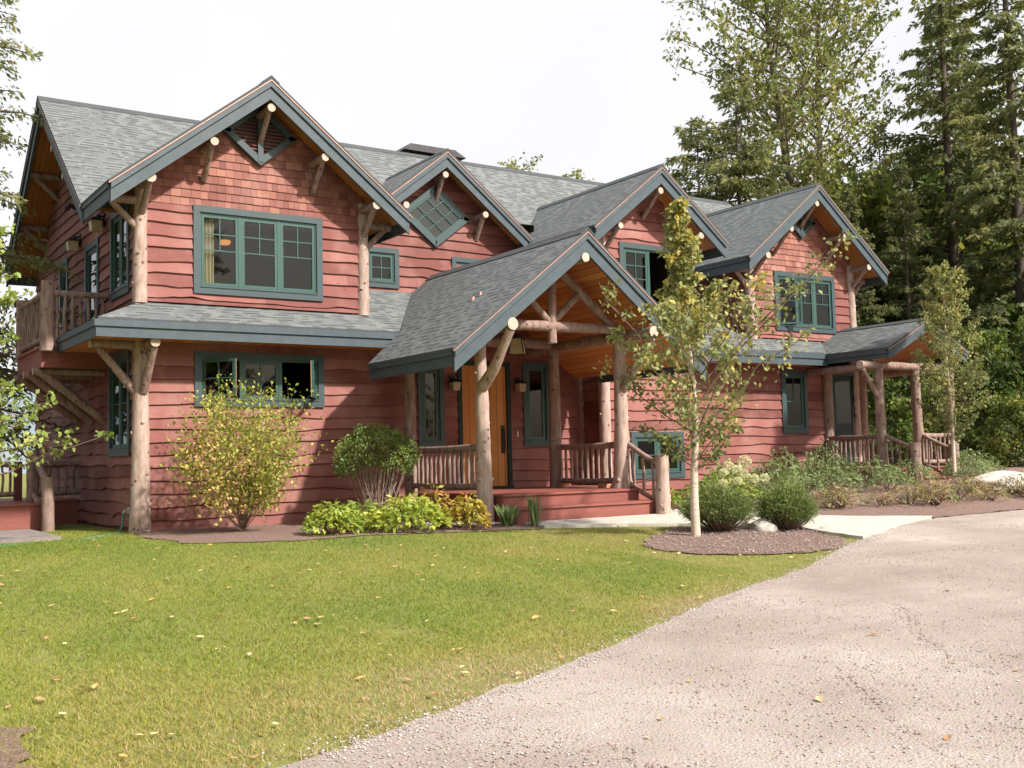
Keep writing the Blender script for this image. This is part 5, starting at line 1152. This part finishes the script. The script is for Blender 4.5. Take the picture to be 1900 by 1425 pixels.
T2a = [(0, 0, 0), (-.1, 0, 5), (-.5, 0, 9), (-1.5, 0, 13.5), (-2.2, 0, 18), (-2.4, 0, 23)]; T2b = [(.4, .3, 0), (.5, .2, 8), (.9, .2, 12), (1.0, .2, 17), (1.7, .2, 23.5)]
make_broadleaf('poplar_tree', 'tall forked leafy tree rising high above the right gable', 'tree', (31.9, 14.4, 0), None,
    dict(seed=84, trunks=[(T2a, .27, .04), (T2b, .24, .04)], limbs=56, lsize=.22, per=17, mat='poplar', zrng=(.42, .99), Lf=lambda t, a: 4.3*(.45+.55*math.sin(min(1, t*1.3+.15)*math.pi*.8)), rise=.75, twigL=1.4, clump=.26, ntw=11, lr0=.011))
U = make_broadleaf('leafy_tree', 'rounded leafy understory tree left behind the side porch', 'tree', (27.5, 7.5, 0), 'leafy understory trees', dict(seed=85, trunks=[([(0, 0, 0), (.1, 0, 2), (-.1, .1, 4.6)], .10, .02)], limbs=40, lsize=.20, per=22, mat='under', zrng=(.08, 1), Lf=lambda t, a: 2.3*(1-t*.55), rise=.35, twigL=.9, clump=.25, ntw=8))
for i, (x, y, s, lb) in enumerate([(30.5, 6.2, 1.0, 'leafy understory tree seen between the side porch posts'), (33.0, 4.2, 1.1, 'bright understory tree right of the slender birch'), (29.5, 2.6, .72, 'yellow green sapling at the right frame edge'), (35.5, 7.0, 1.25, 'larger understory tree at the right edge'), (38, 2.5, 1.2, 'understory tree beyond the boulder'), (24.5, 9.5, .85, 'understory tree beside the corner of the house'), (26.5, 2.4, .5, 'small bushy sapling beyond the stair newel')]): cp(U, lb, x, y, s, i*1.3)
Cn = make_broadleaf('leafy_tree', 'treetop showing just above the middle of the ridge', 'tree', (27.6, 30, 0), 'treetops behind the roof', dict(seed=86, trunks=[([(0, 0, 0), (.2, 0, 9), (0, .2, 16.2)], .2, .03)], limbs=36, lsize=.20, per=14, mat='poplar', zrng=(.5, 1), Lf=lambda t, a: 2.3*(1-t*.6), rise=.7, twigL=1., clump=.25, ntw=5))
cp(Cn, 'wider treetop right of the middle above the ridge', 31.4, 30, .985, 2.); cp(Cn, 'treetop left of the small right hand gable', 32.9, 30.6, .955, 3.1); cp(Cn, 'bare tipped treetop just left of the chimney', 18.2, 30, .93, 4.1)
# far woods closing the view low down
r = np.random.RandomState(77); n = 34000; az_ = r.uniform(.30, 1.25, n); dd = r.uniform(58, 95, n); hh = r.uniform(0, 1, n)*(4.2+1.6*np.sin(az_*23)+1.1*np.sin(az_*61+1)+1.2*np.sin(az_*131)); P = np.stack([CAM.x+np.sin(az_)*dd, CAM.y+np.cos(az_)*dd, hh], 1)
me = leaves(P, .75, 78, None, .6, .2+.5*vnoise(P[:, 0], P[:, 1]+P[:, 2]*2, .5, 6), .3); fw = link('woods', np_mesh('woods', me[0], me[1], ['under'], me[2]), kind='stuff', label='low dark woodland closing the view beyond the trees', category='woods')
n = 9000; az_ = r.uniform(-.2, .14, n); dd = r.uniform(60, 90, n); hh = r.uniform(0, 1, n)*(2.0+.8*np.sin(az_*40)); P = np.stack([CAM.x+np.sin(az_)*dd, CAM.y+np.cos(az_)*dd, hh-.5], 1)
me = leaves(P, .6, 79, None, .6, .3+.4*vnoise(P[:, 0], P[:, 1], .5, 6), .3); link('woods', np_mesh('woods', me[0], me[1], ['under'], me[2]), kind='stuff', label='shore thicket seen past the left deck', category='woods')

# woods standing left of the plot and behind the photographer (seen in the window glass)
for i, (x, y, s, lb) in enumerate([(-11, 1.5, .8, 'spruce standing left of the deck'), (-12.5, -5, .9, 'spruce at the left side of the lawn'), (-14, 8, 1., 'spruce on the shore slope'), (-20, -34, 1.2, 'spruce behind the photographer, far left'), (-9, -40, 1.3, 'spruce behind the photographer'), (4, -44, 1.25, 'spruce across the drive'), (14, -42, 1.2, 'second spruce across the drive')]): cp(A, lb, x, y, s, i*1.1, -.5)
for i, (x, y, s, lb) in enumerate([(-8.8, -2.0, 1.2, 'leafy tree left of the lawn'), (-9.5, 4.5, 1.3, 'leafy tree beside the left deck'), (-3, -38, 1.8, 'leafy tree behind the photographer'), (22, -38, 1.8, 'leafy tree across the drive'), (-16, -28, 1.7, 'leafy tree at the lower end of the lawn')]): cp(U, lb, x, y, s, i*1.7, -.5)
for i, (x, y, s, lb) in enumerate([(35.5, 15.5, 2.5, 'tall rounded leafy tree between the forked tree and the pines'), (40.5, 20, 2.9, 'high leafy crown behind the tall pines'), (44, 17, 3.1, 'leafy crown showing between the trunks of the tall pines')]): cp(U, lb, x, y, s, i*1.7+1, 0.)
